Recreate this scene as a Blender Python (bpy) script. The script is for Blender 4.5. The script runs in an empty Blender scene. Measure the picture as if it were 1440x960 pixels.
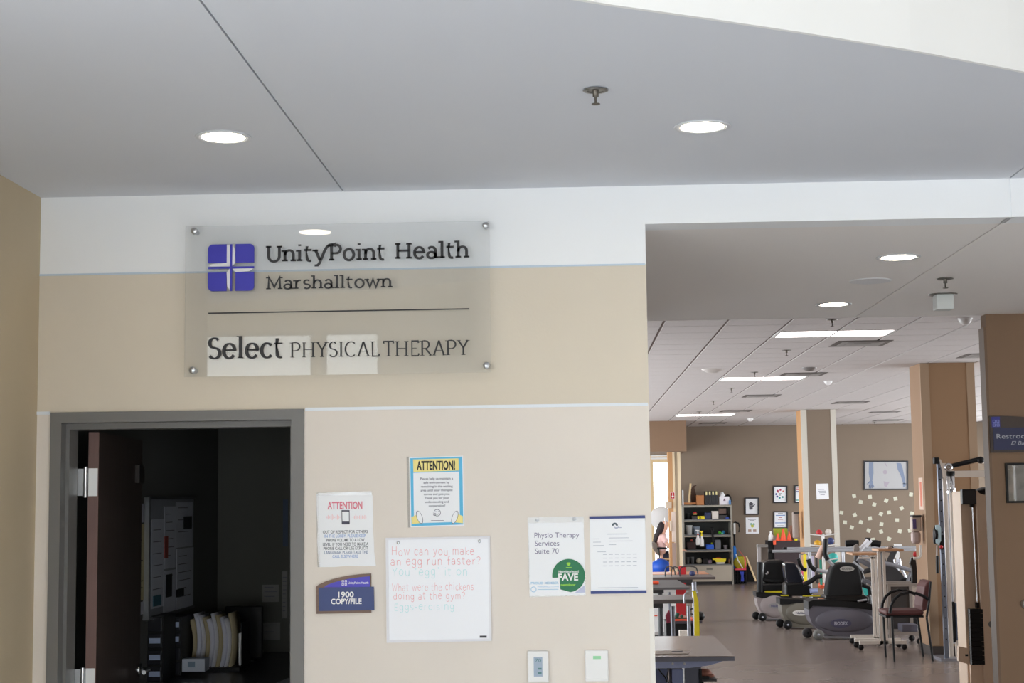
import bpy, bmesh, math, random
from mathutils import Vector, Matrix, Euler

# ------------------------------------------------------------------ camera, world, exposure
SC = bpy.context.scene
FPX, EYE = 2200.0, 1.95                       # focal length in pixels of the 1440 wide frame, eye height
VPX, VPY, ROLL = 806.0, 701.0, 0.0125         # where the depth axis meets the frame, horizon slope
_Yc = Vector(((VPX-720)/FPX, (480-VPY)/FPX, -1)).normalized()
_h = Vector((1, ROLL, 0))
_Zc = _h.cross(_Yc).normalized()
if _Zc.y < 0: _Zc = -_Zc
_Xc = _Yc.cross(_Zc).normalized()
cam_d = bpy.data.cameras.new('camera'); cam = bpy.data.objects.new('camera', cam_d)
SC.collection.objects.link(cam)
cam_d.sensor_width = 36; cam_d.lens = 36*FPX/1440; cam_d.clip_start = .05; cam_d.clip_end = 300
cam.matrix_world = Matrix(((_Xc.x, _Xc.y, _Xc.z, 0), (_Yc.x, _Yc.y, _Yc.z, 0), (_Zc.x, _Zc.y, _Zc.z, EYE), (0, 0, 0, 1)))
SC.camera = cam
SC.view_settings.view_transform = 'Standard'; SC.view_settings.look = 'None'
SC.view_settings.gamma = 1; SC.view_settings.use_curve_mapping = False
SC.view_settings.exposure = 0.0
SC.cycles.max_bounces = 14; SC.cycles.diffuse_bounces = 8; SC.cycles.glossy_bounces = 4
SC.cycles.transparent_max_bounces = 12
SC.cycles.caustics_reflective = False; SC.cycles.caustics_refractive = False

w = bpy.data.worlds.new('daylight'); SC.world = w; w.use_nodes = True
bg = w.node_tree.nodes['Background']; bg.inputs[0].default_value = (.93, .97, 1.0, 1); bg.inputs[1].default_value = SKY = 7.0

def portal(name, loc, rot, sx, sz):
    l = bpy.data.lights.new(name, 'AREA'); l.shape = 'RECTANGLE'; l.size = sx; l.size_y = sz
    l.cycles.is_portal = True
    o = bpy.data.objects.new(name, l); SC.collection.objects.link(o); o.location = loc; o.rotation_euler = rot
R90 = math.pi/2
portal('window_portal', (-4.55, -6.0, 2.1), (R90, 0, 0), 4.6, 3.8)
portal('window_portal', (-7.0, -1.85, 2.15), (R90, 0, -R90), 7.5, 3.9)
portal('window_portal', (2.2, -6.0, 1.45), (R90, 0, 0), 7.2, 2.3)
portal('window_portal', (10.0, 25.0, 1.8), (R90, 0, R90), 21.0, 2.4)
portal('window_portal', (1.55, 36.25, 1.45), (-R90, 0, 0), 1.4, 2.9)
portal('window_portal', (-3.0, 25.2, 1.5), (R90, 0, -R90), 19.6, 2.6)

# ------------------------------------------------------------------ helpers
def at(px, py, Y):
    """world (x, z) of a point at depth Y seen at that place of the frame"""
    d = Vector(((px-720)/FPX, (480-py)/FPX, -1))
    q = (d.dot(_Xc), d.dot(_Yc), d.dot(_Zc)); k = Y/q[1]
    return q[0]*k, EYE+q[2]*k
def P(px, py, Y):
    x, z = at(px, py, Y); return Vector((x, Y, z))
def G(px, py, z=0.0):
    d = Vector(((px-720)/FPX, (480-py)/FPX, -1))
    q = (d.dot(_Xc), d.dot(_Yc), d.dot(_Zc)); k = (z-EYE)/q[2]
    return Vector((q[0]*k, q[1]*k, z))
def lin(c): return tuple(((v/255)/12.92 if v/255 <= .04045 else ((v/255+.055)/1.055)**2.4) for v in c)

MATS = {}
def mat(name, rgb, rough=.5, metal=0, noise=0, nscale=20, bump=0, bscale=200, emit=0, spec=.5, alpha=None, coat=0, stretch=None):
    if name in MATS: return MATS[name]
    m = bpy.data.materials.new(name); m.use_nodes = True; N = m.node_tree.nodes; L = m.node_tree.links
    b = N['Principled BSDF']; c = lin(rgb)
    b.inputs['Base Color'].default_value = (*c, 1); b.inputs['Roughness'].default_value = rough
    b.inputs['Metallic'].default_value = metal; b.inputs['Specular IOR Level'].default_value = spec
    if coat: b.inputs['Coat Weight'].default_value = coat
    if noise or bump:
        tc = N.new('ShaderNodeTexCoord'); src = tc.outputs['Object']
        if stretch:
            mp = N.new('ShaderNodeMapping'); mp.inputs['Scale'].default_value = stretch
            L.new(src, mp.inputs[0]); src = mp.outputs[0]
    if noise:
        n = N.new('ShaderNodeTexNoise'); n.inputs['Scale'].default_value = nscale; n.inputs['Detail'].default_value = 5
        L.new(src, n.inputs['Vector'])
        r = N.new('ShaderNodeMapRange'); r.inputs[1].default_value = .3; r.inputs[2].default_value = .7
        r.inputs[3].default_value = 1-noise; r.inputs[4].default_value = 1+noise; L.new(n.outputs[0], r.inputs[0])
        mx = N.new('ShaderNodeVectorMath'); mx.operation = 'SCALE'; mx.inputs[0].default_value = c
        L.new(r.outputs[0], mx.inputs['Scale']); L.new(mx.outputs[0], b.inputs['Base Color'])
    if bump:
        n2 = N.new('ShaderNodeTexNoise'); n2.inputs['Scale'].default_value = bscale; n2.inputs['Detail'].default_value = 3
        L.new(src, n2.inputs['Vector'])
        bp = N.new('ShaderNodeBump'); bp.inputs['Strength'].default_value = bump; bp.inputs['Distance'].default_value = .002
        L.new(n2.outputs[0], bp.inputs['Height']); L.new(bp.outputs[0], b.inputs['Normal'])
    if emit:
        b.inputs['Emission Color'].default_value = (*c, 1); b.inputs['Emission Strength'].default_value = emit
    MATS[name] = m; return m
def glass(name, tint=(1, 1, 1), haze=.0, hazecol=(.8, .8, .8), gloss=.06, rough=.02):
    m = bpy.data.materials.new(name); m.use_nodes = True; N = m.node_tree.nodes; L = m.node_tree.links
    N.remove(N['Principled BSDF']); out = N['Material Output']
    t = N.new('ShaderNodeBsdfTransparent'); t.inputs[0].default_value = (*tint, 1)
    g = N.new('ShaderNodeBsdfGlossy'); g.inputs['Roughness'].default_value = rough
    d = N.new('ShaderNodeBsdfDiffuse'); d.inputs[0].default_value = (*hazecol, 1)
    f = N.new('ShaderNodeFresnel'); f.inputs[0].default_value = 1.49
    fm = N.new('ShaderNodeMath'); fm.operation = 'MULTIPLY'; fm.inputs[1].default_value = gloss/.04; L.new(f.outputs[0], fm.inputs[0])
    a = N.new('ShaderNodeMixShader'); a.inputs[0].default_value = haze; L.new(t.outputs[0], a.inputs[1]); L.new(d.outputs[0], a.inputs[2])
    b = N.new('ShaderNodeMixShader'); L.new(fm.outputs[0], b.inputs[0]); L.new(a.outputs[0], b.inputs[1]); L.new(g.outputs[0], b.inputs[2])
    L.new(b.outputs[0], out.inputs[0]); MATS[name] = m; return m

class MB:
    def __init__(s): s.v = []; s.f = []; s.mi = []; s.m = 0; s.smooth = set()
    def add(s, vs, fs, smooth=False):
        o = len(s.v); s.v += [tuple(v) for v in vs]
        for f in fs:
            if smooth: s.smooth.add(len(s.f))
            s.f.append([i+o for i in f]); s.mi.append(s.m)
        return s
    def box(s, x0, x1, y0, y1, z0, z1, bev=0, M=None):
        x0, x1 = min(x0, x1), max(x0, x1); y0, y1 = min(y0, y1), max(y0, y1); z0, z1 = min(z0, z1), max(z0, z1)
        if bev:
            bm = bmesh.new(); bmesh.ops.create_cube(bm, size=1)
            for v in bm.verts: v.co = Vector(((x0+x1)/2+v.co.x*(x1-x0), (y0+y1)/2+v.co.y*(y1-y0), (z0+z1)/2+v.co.z*(z1-z0)))
            bmesh.ops.bevel(bm, geom=bm.edges[:], offset=min(bev, .45*min(x1-x0, y1-y0, z1-z0)), segments=2, affect='EDGES', profile=.5)
            bm.verts.index_update(); vs = [v.co.copy() for v in bm.verts]; fs = [[v.index for v in f.verts] for f in bm.faces]; bm.free()
        else:
            vs = [Vector(p) for p in ((x0,y0,z0),(x1,y0,z0),(x1,y1,z0),(x0,y1,z0),(x0,y0,z1),(x1,y0,z1),(x1,y1,z1),(x0,y1,z1))]
            fs = [(0,3,2,1),(4,5,6,7),(0,1,5,4),(1,2,6,5),(2,3,7,6),(3,0,4,7)]
        if M: vs = [M @ v for v in vs]
        return s.add(vs, fs)
    def pbox(s, px0, py0, px1, py1, Y, d, bev=0, floor=False):
        """box whose front face at depth Y spans the given part of the frame; d metres deep"""
        cx, cy = (px0+px1)/2, (py0+py1)/2
        x0 = at(px0, cy, Y)[0]; x1 = at(px1, cy, Y)[0]; z1 = at(cx, py0, Y)[1]; z0 = 0 if floor else at(cx, py1, Y)[1]
        return s.box(x0, x1, Y, Y+d, z0, z1, bev)
    def prism(s, poly, y0, y1):
        """poly of (x, z) extruded along y"""
        n = len(poly); vs = [(x, y0, z) for x, z in poly]+[(x, y1, z) for x, z in poly]
        fs = [list(range(n)), list(range(2*n-1, n-1, -1))]+[(i, i+n, (i+1) % n+n, (i+1) % n) for i in range(n)]
        return s.add(vs, fs)
    def prismz(s, poly, z0, z1):
        n = len(poly); vs = [(x, y, z0) for x, y in poly]+[(x, y, z1) for x, y in poly]
        fs = [list(range(n-1, -1, -1)), list(range(n, 2*n))]+[(i, (i+1) % n, (i+1) % n+n, i+n) for i in range(n)]
        return s.add(vs, fs)
    def tube(s, pts, r, seg=8, cap=True):
        pts = [Vector(p) for p in pts]; n = len(pts)
        rs = r if isinstance(r, (list, tuple)) else [r]*n
        vs = []; ref = None
        for i, p in enumerate(pts):
            a = pts[max(i-1, 0)]; b = pts[min(i+1, n-1)]; t = (b-a)
            t = t.normalized() if t.length > 1e-9 else Vector((0, 0, 1))
            if ref is None: ref = Vector((0, 0, 1)) if abs(t.z) < .9 else Vector((1, 0, 0))
            u = t.cross(ref); u = u.normalized() if u.length > 1e-6 else t.orthogonal().normalized()
            v = t.cross(u).normalized(); ref = -v if False else ref
            for k in range(seg):
                a_ = 2*math.pi*k/seg; vs.append(p+(u*math.cos(a_)+v*math.sin(a_))*rs[i])
        fs = [(i*seg+k, i*seg+(k+1) % seg, (i+1)*seg+(k+1) % seg, (i+1)*seg+k) for i in range(n-1) for k in range(seg)]
        s.add(vs, fs, True)
        if cap: s.add([vs[k] for k in range(seg)]+[vs[(n-1)*seg+k] for k in range(seg)], [list(range(seg-1, -1, -1)), list(range(seg, 2*seg))])
        return s
    def lathe(s, prof, c, axis='z', seg=20):
        """prof of (radius, height) turned round an axis through c"""
        c = Vector(c); vs = []; n = len(prof)
        for r, h in prof:
            for k in range(seg):
                a = 2*math.pi*k/seg; u, v = r*math.cos(a), r*math.sin(a)
                vs.append(c+Vector({'z': (u, v, h), 'y': (u, h, v), 'x': (h, u, v)}[axis]))
        fs = [(i*seg+k, i*seg+(k+1) % seg, (i+1)*seg+(k+1) % seg, (i+1)*seg+k) for i in range(n-1) for k in range(seg)]
        s.add(vs, fs, True)
        if prof[0][0] > 1e-6: s.add(vs[:seg], [list(range(seg))])
        if prof[-1][0] > 1e-6: s.add(vs[-seg:], [list(range(seg))])
        return s
    def ball(s, c, rx, ry=None, rz=None, seg=16, rings=10):
        ry = rx if ry is None else ry; rz = rx if rz is None else rz; c = Vector(c); vs = []
        for i in range(rings+1):
            t = math.pi*i/rings
            for k in range(seg):
                a = 2*math.pi*k/seg; vs.append(c+Vector((rx*math.sin(t)*math.cos(a), ry*math.sin(t)*math.sin(a), rz*math.cos(t))))
        return s.add(vs, [(i*seg+k, i*seg+(k+1) % seg, (i+1)*seg+(k+1) % seg, (i+1)*seg+k) for i in range(rings) for k in range(seg)], True)
    def disc(s, px, py, Y, rpx, t=.002, seg=28):
        c = P(px, py, Y); r = rpx*Y/FPX
        return s.prism([(c.x+r*math.cos(2*math.pi*k/seg), c.z+r*math.sin(2*math.pi*k/seg)) for k in range(seg)], Y, Y+t)
    def quadpoly(s, pts):
        return s.add(pts, [list(range(len(pts)))])
    def build(s, name, mats, parent=None, label=None, cat=None, group=None, kind=None, origin=None):
        if not isinstance(mats, (list, tuple)): mats = [mats]
        vs = [Vector(v) for v in s.v]
        if parent is not None: off = worldloc(parent)
        elif origin is not None: off = Vector(origin)
        elif kind == 'structure' or not vs: off = Vector((0, 0, 0))
        else:
            off = Vector((sum((min(v[i] for v in vs), max(v[i] for v in vs)))/2 for i in range(3))); off.z = min(v.z for v in vs)
        own = Vector((0, 0, 0)) if parent is not None else off
        me = bpy.data.meshes.new(name); me.from_pydata([tuple(v-off) for v in vs], [], s.f)
        for m in mats: me.materials.append(m)
        me.polygons.foreach_set('material_index', s.mi)
        if s.smooth: me.polygons.foreach_set('use_smooth', [i in s.smooth for i in range(len(s.f))])
        me.update()
        o = bpy.data.objects.new(name, me); SC.collection.objects.link(o)
        if parent is not None: o.parent = parent
        o.location = own
        if kind is None and parent is not None and name.split('_')[-1] in ('lettering', 'handwriting', 'lines', 'print', 'digits', 'heading'): kind = 'stuff'
        tag(o, label, cat, group, kind); return o
def worldloc(o):
    v = Vector(o.location)
    while o.parent: o = o.parent; v += Vector(o.location)
    return v
def tag(o, label=None, cat=None, group=None, kind=None):
    if label: o['label'] = label
    if cat: o['category'] = cat
    if group: o['group'] = group
    if kind: o['kind'] = kind
    return o
def thing(name, label, cat, loc, group=None):
    o = bpy.data.objects.new(name, None); o.empty_display_size = .1; SC.collection.objects.link(o)
    o.location = Vector(loc); return tag(o, label, cat, group)
S = 'structure'

# --- lettering: the built-in face for plain print
_tc = {}
def glyphs(s, bold=0, shear=0, spacing=1):
    k = (s, bold, shear, spacing)
    if k not in _tc:
        c = bpy.data.curves.new('t', 'FONT'); c.body = s; c.size = 1; c.offset = bold; c.shear = shear; c.space_character = spacing
        c.resolution_u = 3; c.fill_mode = 'FRONT'
        o = bpy.data.objects.new('t', c); SC.collection.objects.link(o)
        dg = bpy.context.evaluated_depsgraph_get(); dg.update()
        me = bpy.data.meshes.new_from_object(o.evaluated_get(dg))
        vs = [(v.co.x, v.co.y) for v in me.vertices]; fs = [list(p.vertices) for p in me.polygons]
        bpy.data.meshes.remove(me); bpy.data.objects.remove(o); bpy.data.curves.remove(c)
        _tc[k] = (vs, fs)
    return _tc[k]
def write(mb, s, cx, cz, y, w=None, h=None, align='c', bold=0, shear=0):
    """print s centred on (cx, cz) at depth y; w is the width, h the capital height"""
    vs, fs = glyphs(s, bold, shear)
    x0 = min(v[0] for v in vs); x1 = max(v[0] for v in vs); cap = .73
    k = (w/(x1-x0)) if w else h/cap; kz = (h/cap) if h else k
    dx = {'c': cx-k*(x0+x1)/2, 'l': cx-k*x0, 'r': cx-k*x1}[align]
    mb.add([(dx+k*a, y, cz+kz*(b-cap/2)) for a, b in vs], fs)
def pwrite(mb, s, px0, px1, py, hpx, Y, bold=0, shear=0):
    """print s across px0..px1 centred on row py, capitals hpx high"""
    x0, z = at(px0, py, Y); x1, z1 = at(px1, py, Y)
    write(mb, s, (x0+x1)/2, (z+z1)/2, Y, w=x1-x0, h=hpx*Y/FPX, bold=bold, shear=shear)

# --- lettering: drawn letter skeletons with a pen of varying width and optional serifs
def A(cx, cy, rx, ry, a0, a1, n=12):
    return [(cx+rx*math.cos(math.radians(a0+(a1-a0)*i/n)), cy+ry*math.sin(math.radians(a0+(a1-a0)*i/n))) for i in range(n+1)]
SK = {
'U': (7.2, [[(1.2,7)]+A(3.6,2.5,2.4,2.5,180,360)+[(6,7)]], [(1.2,7),(6,7)]),
'n': (6.2, [[(1.3,5),(1.3,0)], [(1.3,2.6)]+A(3.2,3.1,1.8,1.8,160,0)+[(5,0)]], [(1.3,0),(5,0),(.9,5,'l')]),
'i': (3.2, [[(1.6,5),(1.6,0)], [(1.6,6.7),(1.6,7.5)]], [(1.6,0),(1.2,5,'l')]),
't': (4.4, [[(1.7,6.6),(1.7,1.3)]+A(2.9,1.3,1.2,1.3,180,300,6), [(.4,4.9),(3.7,4.9)]], []),
'~': (5.8, [[(.9,5),(3.0,.3)], [(.6,-2.1),(2.0,-2),(2.8,-1.0),(4.0,1.9),(5.0,4.3),(6.0,6.0),(7.1,7.0),(8.8,7.3)]], [(.9,5)]),
'y': (5.8, [[(.9,5),(3.0,.3)], [(5,5),(2.9,-.9),(2.2,-2),(.6,-2.1)]], [(.9,5),(5,5)]),
'P': (6.3, [[(1.4,7),(1.4,0)], [(1.4,7),(3.4,7)]+A(3.4,5.1,2.1,1.9,90,-90)+[(1.4,3.2)]], [(1.4,0),(1,7,'l')]),
'p': (6, [[(1.3,5),(1.3,-2.2)], A(3.1,2.5,1.9,2.5,0,360,16)], []),
'o': (6, [A(3,2.5,2.2,2.5,0,360,20)], []),
'H': (8.2, [[(1.6,7),(1.6,0)], [(6.6,7),(6.6,0)], [(1.6,3.6),(6.6,3.6)]], [(1.6,7),(1.6,0),(6.6,7),(6.6,0)]),
'e': (5.8, [[(.9,2.8),(5,2.8)]+A(2.95,2.5,2.1,2.5,8,325,18)], []),
'a': (5.8, [A(2.7,3.3,1.7,1.7,150,0,8)+[(4.4,0)], A(2.6,1.4,1.8,1.4,0,360,14)], [(4.7,0,'r')]),
'l': (3, [[(1.5,7.6),(1.5,0)]], [(1.5,0),(1.1,7.6,'l')]),
'h': (6.2, [[(1.3,7.6),(1.3,0)], [(1.3,2.6)]+A(3.2,3.1,1.8,1.8,160,0)+[(5,0)]], [(1.3,0),(5,0),(.9,7.6,'l')]),
'M': (9, [[(1.4,0),(1.6,7),(4.5,1.2),(7.4,7),(7.6,0)]], [(1.4,0),(7.6,0),(1.3,7,'l'),(7.7,7,'r')]),
'r': (4.6, [[(1.3,5),(1.3,0)], [(1.3,2.4)]+A(3.3,2.9,1.9,2.0,160,75,8)], [(1.3,0),(.9,5,'l')]),
's': (4.8, [A(2.4,3.75,1.5,1.25,35,270,10)+A(2.4,1.3,1.6,1.25,90,-145,10)], []),
'w': (8.2, [[(.8,5),(2.5,.1),(4.1,4.8),(5.7,.1),(7.4,5)]], [(.8,5),(7.4,5)]),
'S': (5.6, [A(2.8,5.3,1.8,1.7,35,270,12)+A(2.8,1.8,2.1,1.8,90,-150,12)], []),
'c': (5.2, [A(2.95,2.5,2.1,2.5,40,320,16)], []),
'Y': (6.6, [[(.8,7),(3.4,3.4)], [(5.8,7),(3.4,3.4),(3.4,0)]], [(.8,7),(5.8,7),(3.4,0)]),
'I': (3.2, [[(1.6,7),(1.6,0)]], [(1.6,7),(1.6,0)]),
'C': (7, [A(3.9,3.5,3.1,3.5,48,312,20)], []),
'A': (7.2, [[(.9,0),(3.7,7)], [(3.7,7),(6.4,0)], [(1.9,2.4),(5.4,2.4)]], [(.9,0),(6.4,0)]),
'L': (5.6, [[(1.5,7),(1.5,0),(5,0),(5.1,1)]], [(1.5,7)]),
'T': (6.2, [[(3.1,7),(3.1,0)], [(.5,6),(.5,7),(5.7,7),(5.7,6)]], [(3.1,0)]),
'E': (5.6, [[(5,6),(4.8,7),(1.4,7),(1.4,0),(4.9,0),(5.2,1.1)], [(1.4,3.6),(4,3.6)]], []),
'R': (6.8, [[(1.4,7),(1.4,0)], [(1.4,7),(3.2,7)]+A(3.2,5.2,1.9,1.8,90,-90)+[(1.4,3.4)], [(3.2,3.4),(6.2,0)]], [(1.4,0),(1,7,'l'),(6.2,0)]),
'k': (5.4, [[(1.2,7.4),(1.2,0)], [(4.4,4.6),(1.2,2),(4.8,0)]], []),
'u': (6, [[(1.2,5)]+A(3,1.8,1.8,1.8,180,360,8)+[(4.8,5)], [(4.8,5),(4.8,0)]], []),
'm': (8.6, [[(1.2,5),(1.2,0)], [(1.2,3)]+A(2.7,3.5,1.5,1.5,150,0,8)+[(4.2,0)], [(4.2,3)]+A(5.8,3.5,1.5,1.5,150,0,8)+[(7.3,0)]], []),
'g': (5.8, [A(2.8,2.7,1.9,2.3,0,360,14), [(4.7,5),(4.7,-.8)]+A(3,-.9,1.7,1.5,0,-160,8)], []),
'f': (4, [A(3,6.2,1.2,1.3,60,180,6)+[(1.8,0)], [(.5,4.4),(3.5,4.4)]], []),
'd': (6, [A(2.8,2.4,1.9,2.4,0,360,14), [(4.7,7.4),(4.7,0)]], []),
'W': (9.6, [[(.8,7),(2.8,0),(4.8,5.4),(6.8,0),(8.8,7)]], []),
'?': (5, [A(2.5,5.4,1.8,1.7,160,-70,10)+[(2.5,2.2)], [(2.5,.7),(2.5,.1)]], []),
'"': (3.4, [[(1,7.4),(1,5.8)], [(2.4,7.4),(2.4,5.8)]], []),
'-': (4, [[(.7,2.8),(3.3,2.8)]], []),
' ': (3.6, [], []),
}
def drawn(mb, text, x0, x1, zb, cap, y, thick=.9, thin=.6, serif=.9, sh=.45, jitter=0, rng=None, gap=0):
    """write text between x0 and x1 with its baseline at zb, capital height cap, at depth y"""
    tot = sum(SK[c][0]+gap for c in text); kx = (x1-x0)/tot; kz = cap/7.0; ox = 0
    def put(a, b): return (x0+kx*(ox+a), y, zb+kz*b)
    for ch in text:
        adv, strokes, serifs = SK[ch]; jz = rng.uniform(-jitter, jitter) if rng else 0; js = 1+(rng.uniform(-jitter, jitter)*.2 if rng else 0)
        for st in strokes:
            st = [(a, b*js+jz) for a, b in st]; n = len(st); vs = []
            def nrm(p, q):
                dx, dz = q[0]-p[0], q[1]-p[1]; l = math.hypot(dx, dz) or 1
                return -dz/l, dx/l, abs(dz)/l
            closed = n > 3 and math.hypot(st[0][0]-st[-1][0], st[0][1]-st[-1][1]) < 1e-3
            for i, p in enumerate(st):
                a = nrm(st[i-1], p) if i else (nrm(st[-2], st[0]) if closed else nrm(p, st[1]))
                b = nrm(p, st[i+1]) if i < n-1 else (nrm(p, st[1]) if closed else nrm(st[i-1], p))
                ux, uz = a[0]+b[0], a[1]+b[1]; l = math.hypot(ux, uz)
                if l < .3: ux, uz, l = b[0], b[1], 1
                ux, uz = ux/l, uz/l; co = max(.45, ux*b[0]+uz*b[1])
                wd = (thin+(thick-thin)*(a[2]+b[2])/2)/2/co
                vs += [put(p[0]+ux*wd, p[1]+uz*wd), put(p[0]-ux*wd, p[1]-uz*wd)]
            mb.add(vs, [(2*i, 2*i+1, 2*i+3, 2*i+2) for i in range(n-1)])
        if serif:
            for sf in serifs:
                a, b = sf[0], sf[1]; l = a-serif*(1.0 if len(sf) == 2 or sf[2] == 'l' else .1); r = a+serif*(1.0 if len(sf) == 2 or sf[2] == 'r' else .1)
                z0, z1 = (b, b+sh) if b < 1 else (b-sh, b)
                mb.add([put(l, z0), put(r, z0), put(r, z1), put(l, z1)], [(0, 1, 2, 3)])
        ox += adv+gap

# ------------------------------------------------------------------ materials
WHITE_BAND = mat('white_wall_paint', (244, 246, 248), .75, bump=.15, bscale=120)
BEIGE_UP = mat('beige_wall_paint', (219, 209, 192), .75, noise=.015, nscale=3, bump=.25, bscale=90)
BEIGE_LO = mat('beige_wall_paint_lit', (229, 221, 212), .75, noise=.015, nscale=3, bump=.25, bscale=90)  # same beige paint, lightened to carry the brighter light low down
BEIGE_DIM = mat('beige_wall_paint_shaded', (194, 178, 150), .8, noise=.02, nscale=3, bump=.25, bscale=90)  # same beige paint, darkened to carry the shade on the left wall
CEIL = mat('ceiling_paint', (214, 217, 224), .9, bump=.1, bscale=100)
FASCIA = mat('bright_white_paint', (238, 238, 237), .8)
SEAM = mat('seam_shadow_gap', (120, 116, 112), .9)
BROWN = mat('brown_wall_paint', (132, 117, 102), .85, noise=.02, nscale=2, bump=.2, bscale=60)
BROWN2 = mat('warm_brown_wall_paint', (138, 112, 90), .85, noise=.02, nscale=2, bump=.2, bscale=60)
ORANGE_LIT = mat('orange_lit_paint', (196, 150, 104), .8)  # orange light on the column side and post, put into the colour
CREAM = mat('cream_corner_guard', (208, 203, 192), .6)
FLOORM = mat('grey_brown_vinyl_floor', (134, 121, 114), .26, noise=.05, nscale=1.5, spec=.5)
LOBBYF = mat('pale_lobby_floor', (222, 224, 228), .4)
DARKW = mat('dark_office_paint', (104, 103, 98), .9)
ALU = mat('white_aluminium', (228, 234, 240), .35)
FRAMEM = mat('grey_door_frame', (116, 114, 112), .45, bump=.1, bscale=300)
STEEL = mat('satin_steel', (200, 202, 205), .28, metal=1)
CHROME = mat('chrome', (225, 228, 232), .12, metal=1)
BLACK = mat('black_plastic', (14, 14, 16), .5, spec=.3)
BLACKV = mat('black_vinyl', (11, 11, 13), .32, spec=.4)
WHITEP = mat('white_plastic', (236, 236, 236), .45)
PAPER = mat('white_paper', (244, 246, 250), .7)
INK = mat('black_print', (30, 28, 30), .6)
NAVY = mat('navy_plaque', (44, 62, 120), .45)
ROYAL = mat('royal_blue_print', (58, 54, 176), .4)
LENS = mat('light_lens', (255, 252, 246), .4, emit=4.0)
TUBEL = mat('fluorescent_diffuser', (255, 246, 240), .4, emit=9.0)

# ------------------------------------------------------------------ structure
D = 6.2
XL = at(55.5, 400, D)[0]; XR = at(909, 400, D)[0]
ZB = at(480, 379, D)[1]; ZT = at(480, 574.5, D)[1]; ZC = at(480, 269.5, D)[1]; ZS = at(1000, 313, D)[1]
ZG = EYE+1.62; YF = 36.2; YS = 9.67
# floors
MB().box(-7, 7, -6, 10.5, -.05, 0).build('floor', LOBBYF, kind=S)
MB().box(-3, 10, 10.5, YF+.2, -.05, 0).build('floor_gym', FLOORM, kind=S)
MB().box(-8, 14, YF+.2, 60, -.1, -.02).build('pavement', mat('concrete', (200, 198, 192), .8), kind=S)
# front wall with the door opening
dx0, dx1 = at(70.3, 700, D)[0]-.001, at(427.6, 700, D)[0]+.001; dz = at(250, 577.5, D)[1]+.001
wf = MB()
def strip(x0, x1, y0, y1, zs, z_end):
    lv = [(0, ZT, 2), (ZT, ZB, 1), (ZB, 4.6, 0)]
    for a, b, m in lv:
        a, b = max(a, zs), min(b, z_end)
        if b > a: wf.m = m; wf.box(x0, x1, y0, y1, a, b)
strip(XL-.15, dx0, D, D+.15, 0, 4.6); strip(dx1, XR, D, D+.15, 0, 4.6); strip(dx0, dx1, D, D+.15, dz, 4.6)
XS = at(1420.5, 280, D)[0]
strip(XR, XS-.004, D, D+.15, ZS, 4.6); strip(XS+.004, 7, D, D+.15, ZS, 4.6)
wf.m = 0; wf.box(XS-.01, XS+.01, D+.006, D+.14, ZS, 4.6)
wf.build('wall_front', [WHITE_BAND, BEIGE_UP, BEIGE_LO], kind=S)
MB().box(XL, dx0-.003, D-.006, D, ZT-.006, ZT+.006).box(dx1+.004, XR-.004, D-.006, D, ZT-.006, ZT+.006).build('trim_1', ALU, kind=S)
MB().box(XL, XR-.004, D-.004, D, ZB-.004, ZB+.003).build('trim_2', mat('pale_blue_edge_bead', (196, 212, 226), .4), kind=S)
# clear plastic corner guard low on the wall end
zg = at(915, 855, D)[1]
MB().box(XR-.016, XR+.003, D-.003, D, .1, zg).box(XR, XR+.003, D-.004, D+.03, .1, zg).build('corner_guard', mat('translucent_corner_guard', (232, 228, 221), .4), label='pale plastic corner guard low on the lobby wall end beside the gym opening', cat='corner guard')
# other lobby walls
MB().box(XL-.15, XL, 3.2, D, 0, 3.3).build('wall_left', BEIGE_DIM, kind=S)
MB().box(-7, XL-.15, 3.2, 3.35, 0, 4.6).build('wall_recess', BEIGE_DIM, kind=S)
ll = MB()
for a, b, c, d in ((-6.2, -5.6, 0, 4.6), (-5.6, 1.9, 0, .2), (-5.6, 1.9, 4.1, 4.6), (1.9, 3.35, 0, 4.6), (-1.9, -1.8, .2, 4.1)): ll.box(-7.15, -7, a, b, c, d)  # long opening added in this unseen wall to bring in more daylight
ll.build('wall_lobby_left', BEIGE_DIM, kind=S)
MB().box(7, 7.15, -6, YS+.9, 0, 4.6).build('wall_lobby_right', BEIGE_LO, kind=S)
# window wall behind the visitor
bw = MB()
def winwall(mb, X0, X1, Y0, Y1, H, wins):
    """wall along x with window openings (x0, x1, z0, z1)"""
    xs = X0
    for a, b, c, d in wins:
        mb.box(xs, a, Y0, Y1, 0, H); mb.box(a, b, Y0, Y1, 0, c); mb.box(a, b, Y0, Y1, d, H); xs = b
    mb.box(xs, X1, Y0, Y1, 0, H)
WB = [(-6.8, -4.95, .2, 3.97), (-4.85, -3.05, .2, 3.97), (-2.95, -2.25, .2, 3.97), (-1.4, 2.2, .3, 2.6), (2.4, 5.8, .3, 2.6)]  # last two openings are unseen, sized to brighten the lower wall and passage
winwall(bw, -7, 7, -6.2, -6.05, 4.6, WB); bw.build('wall_back', BEIGE_DIM, kind=S)
PANE = glass('clear_window_glass', (.97, .98, .98))
for i, (a, b, c, d) in enumerate(WB):
    f = MB(); t = .04
    f.box(a, a+t, -6.18, -6.06, c, d).box(b-t, b, -6.18, -6.06, c, d).box(a+t, b-t, -6.18, -6.06, c, c+t).box(a+t, b-t, -6.18, -6.06, d-t, d)
    wo = f.build('window_%d' % (i+1), FRAMEM, kind=S)
    MB().box(a+t, b-t, -6.125, -6.12, c+t, d-t).build('pane', PANE, parent=wo)
MB().box(-7, 7, -6.2, 7, 4.6, 4.7).build('ceiling_atrium', FASCIA, kind=S)
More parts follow.
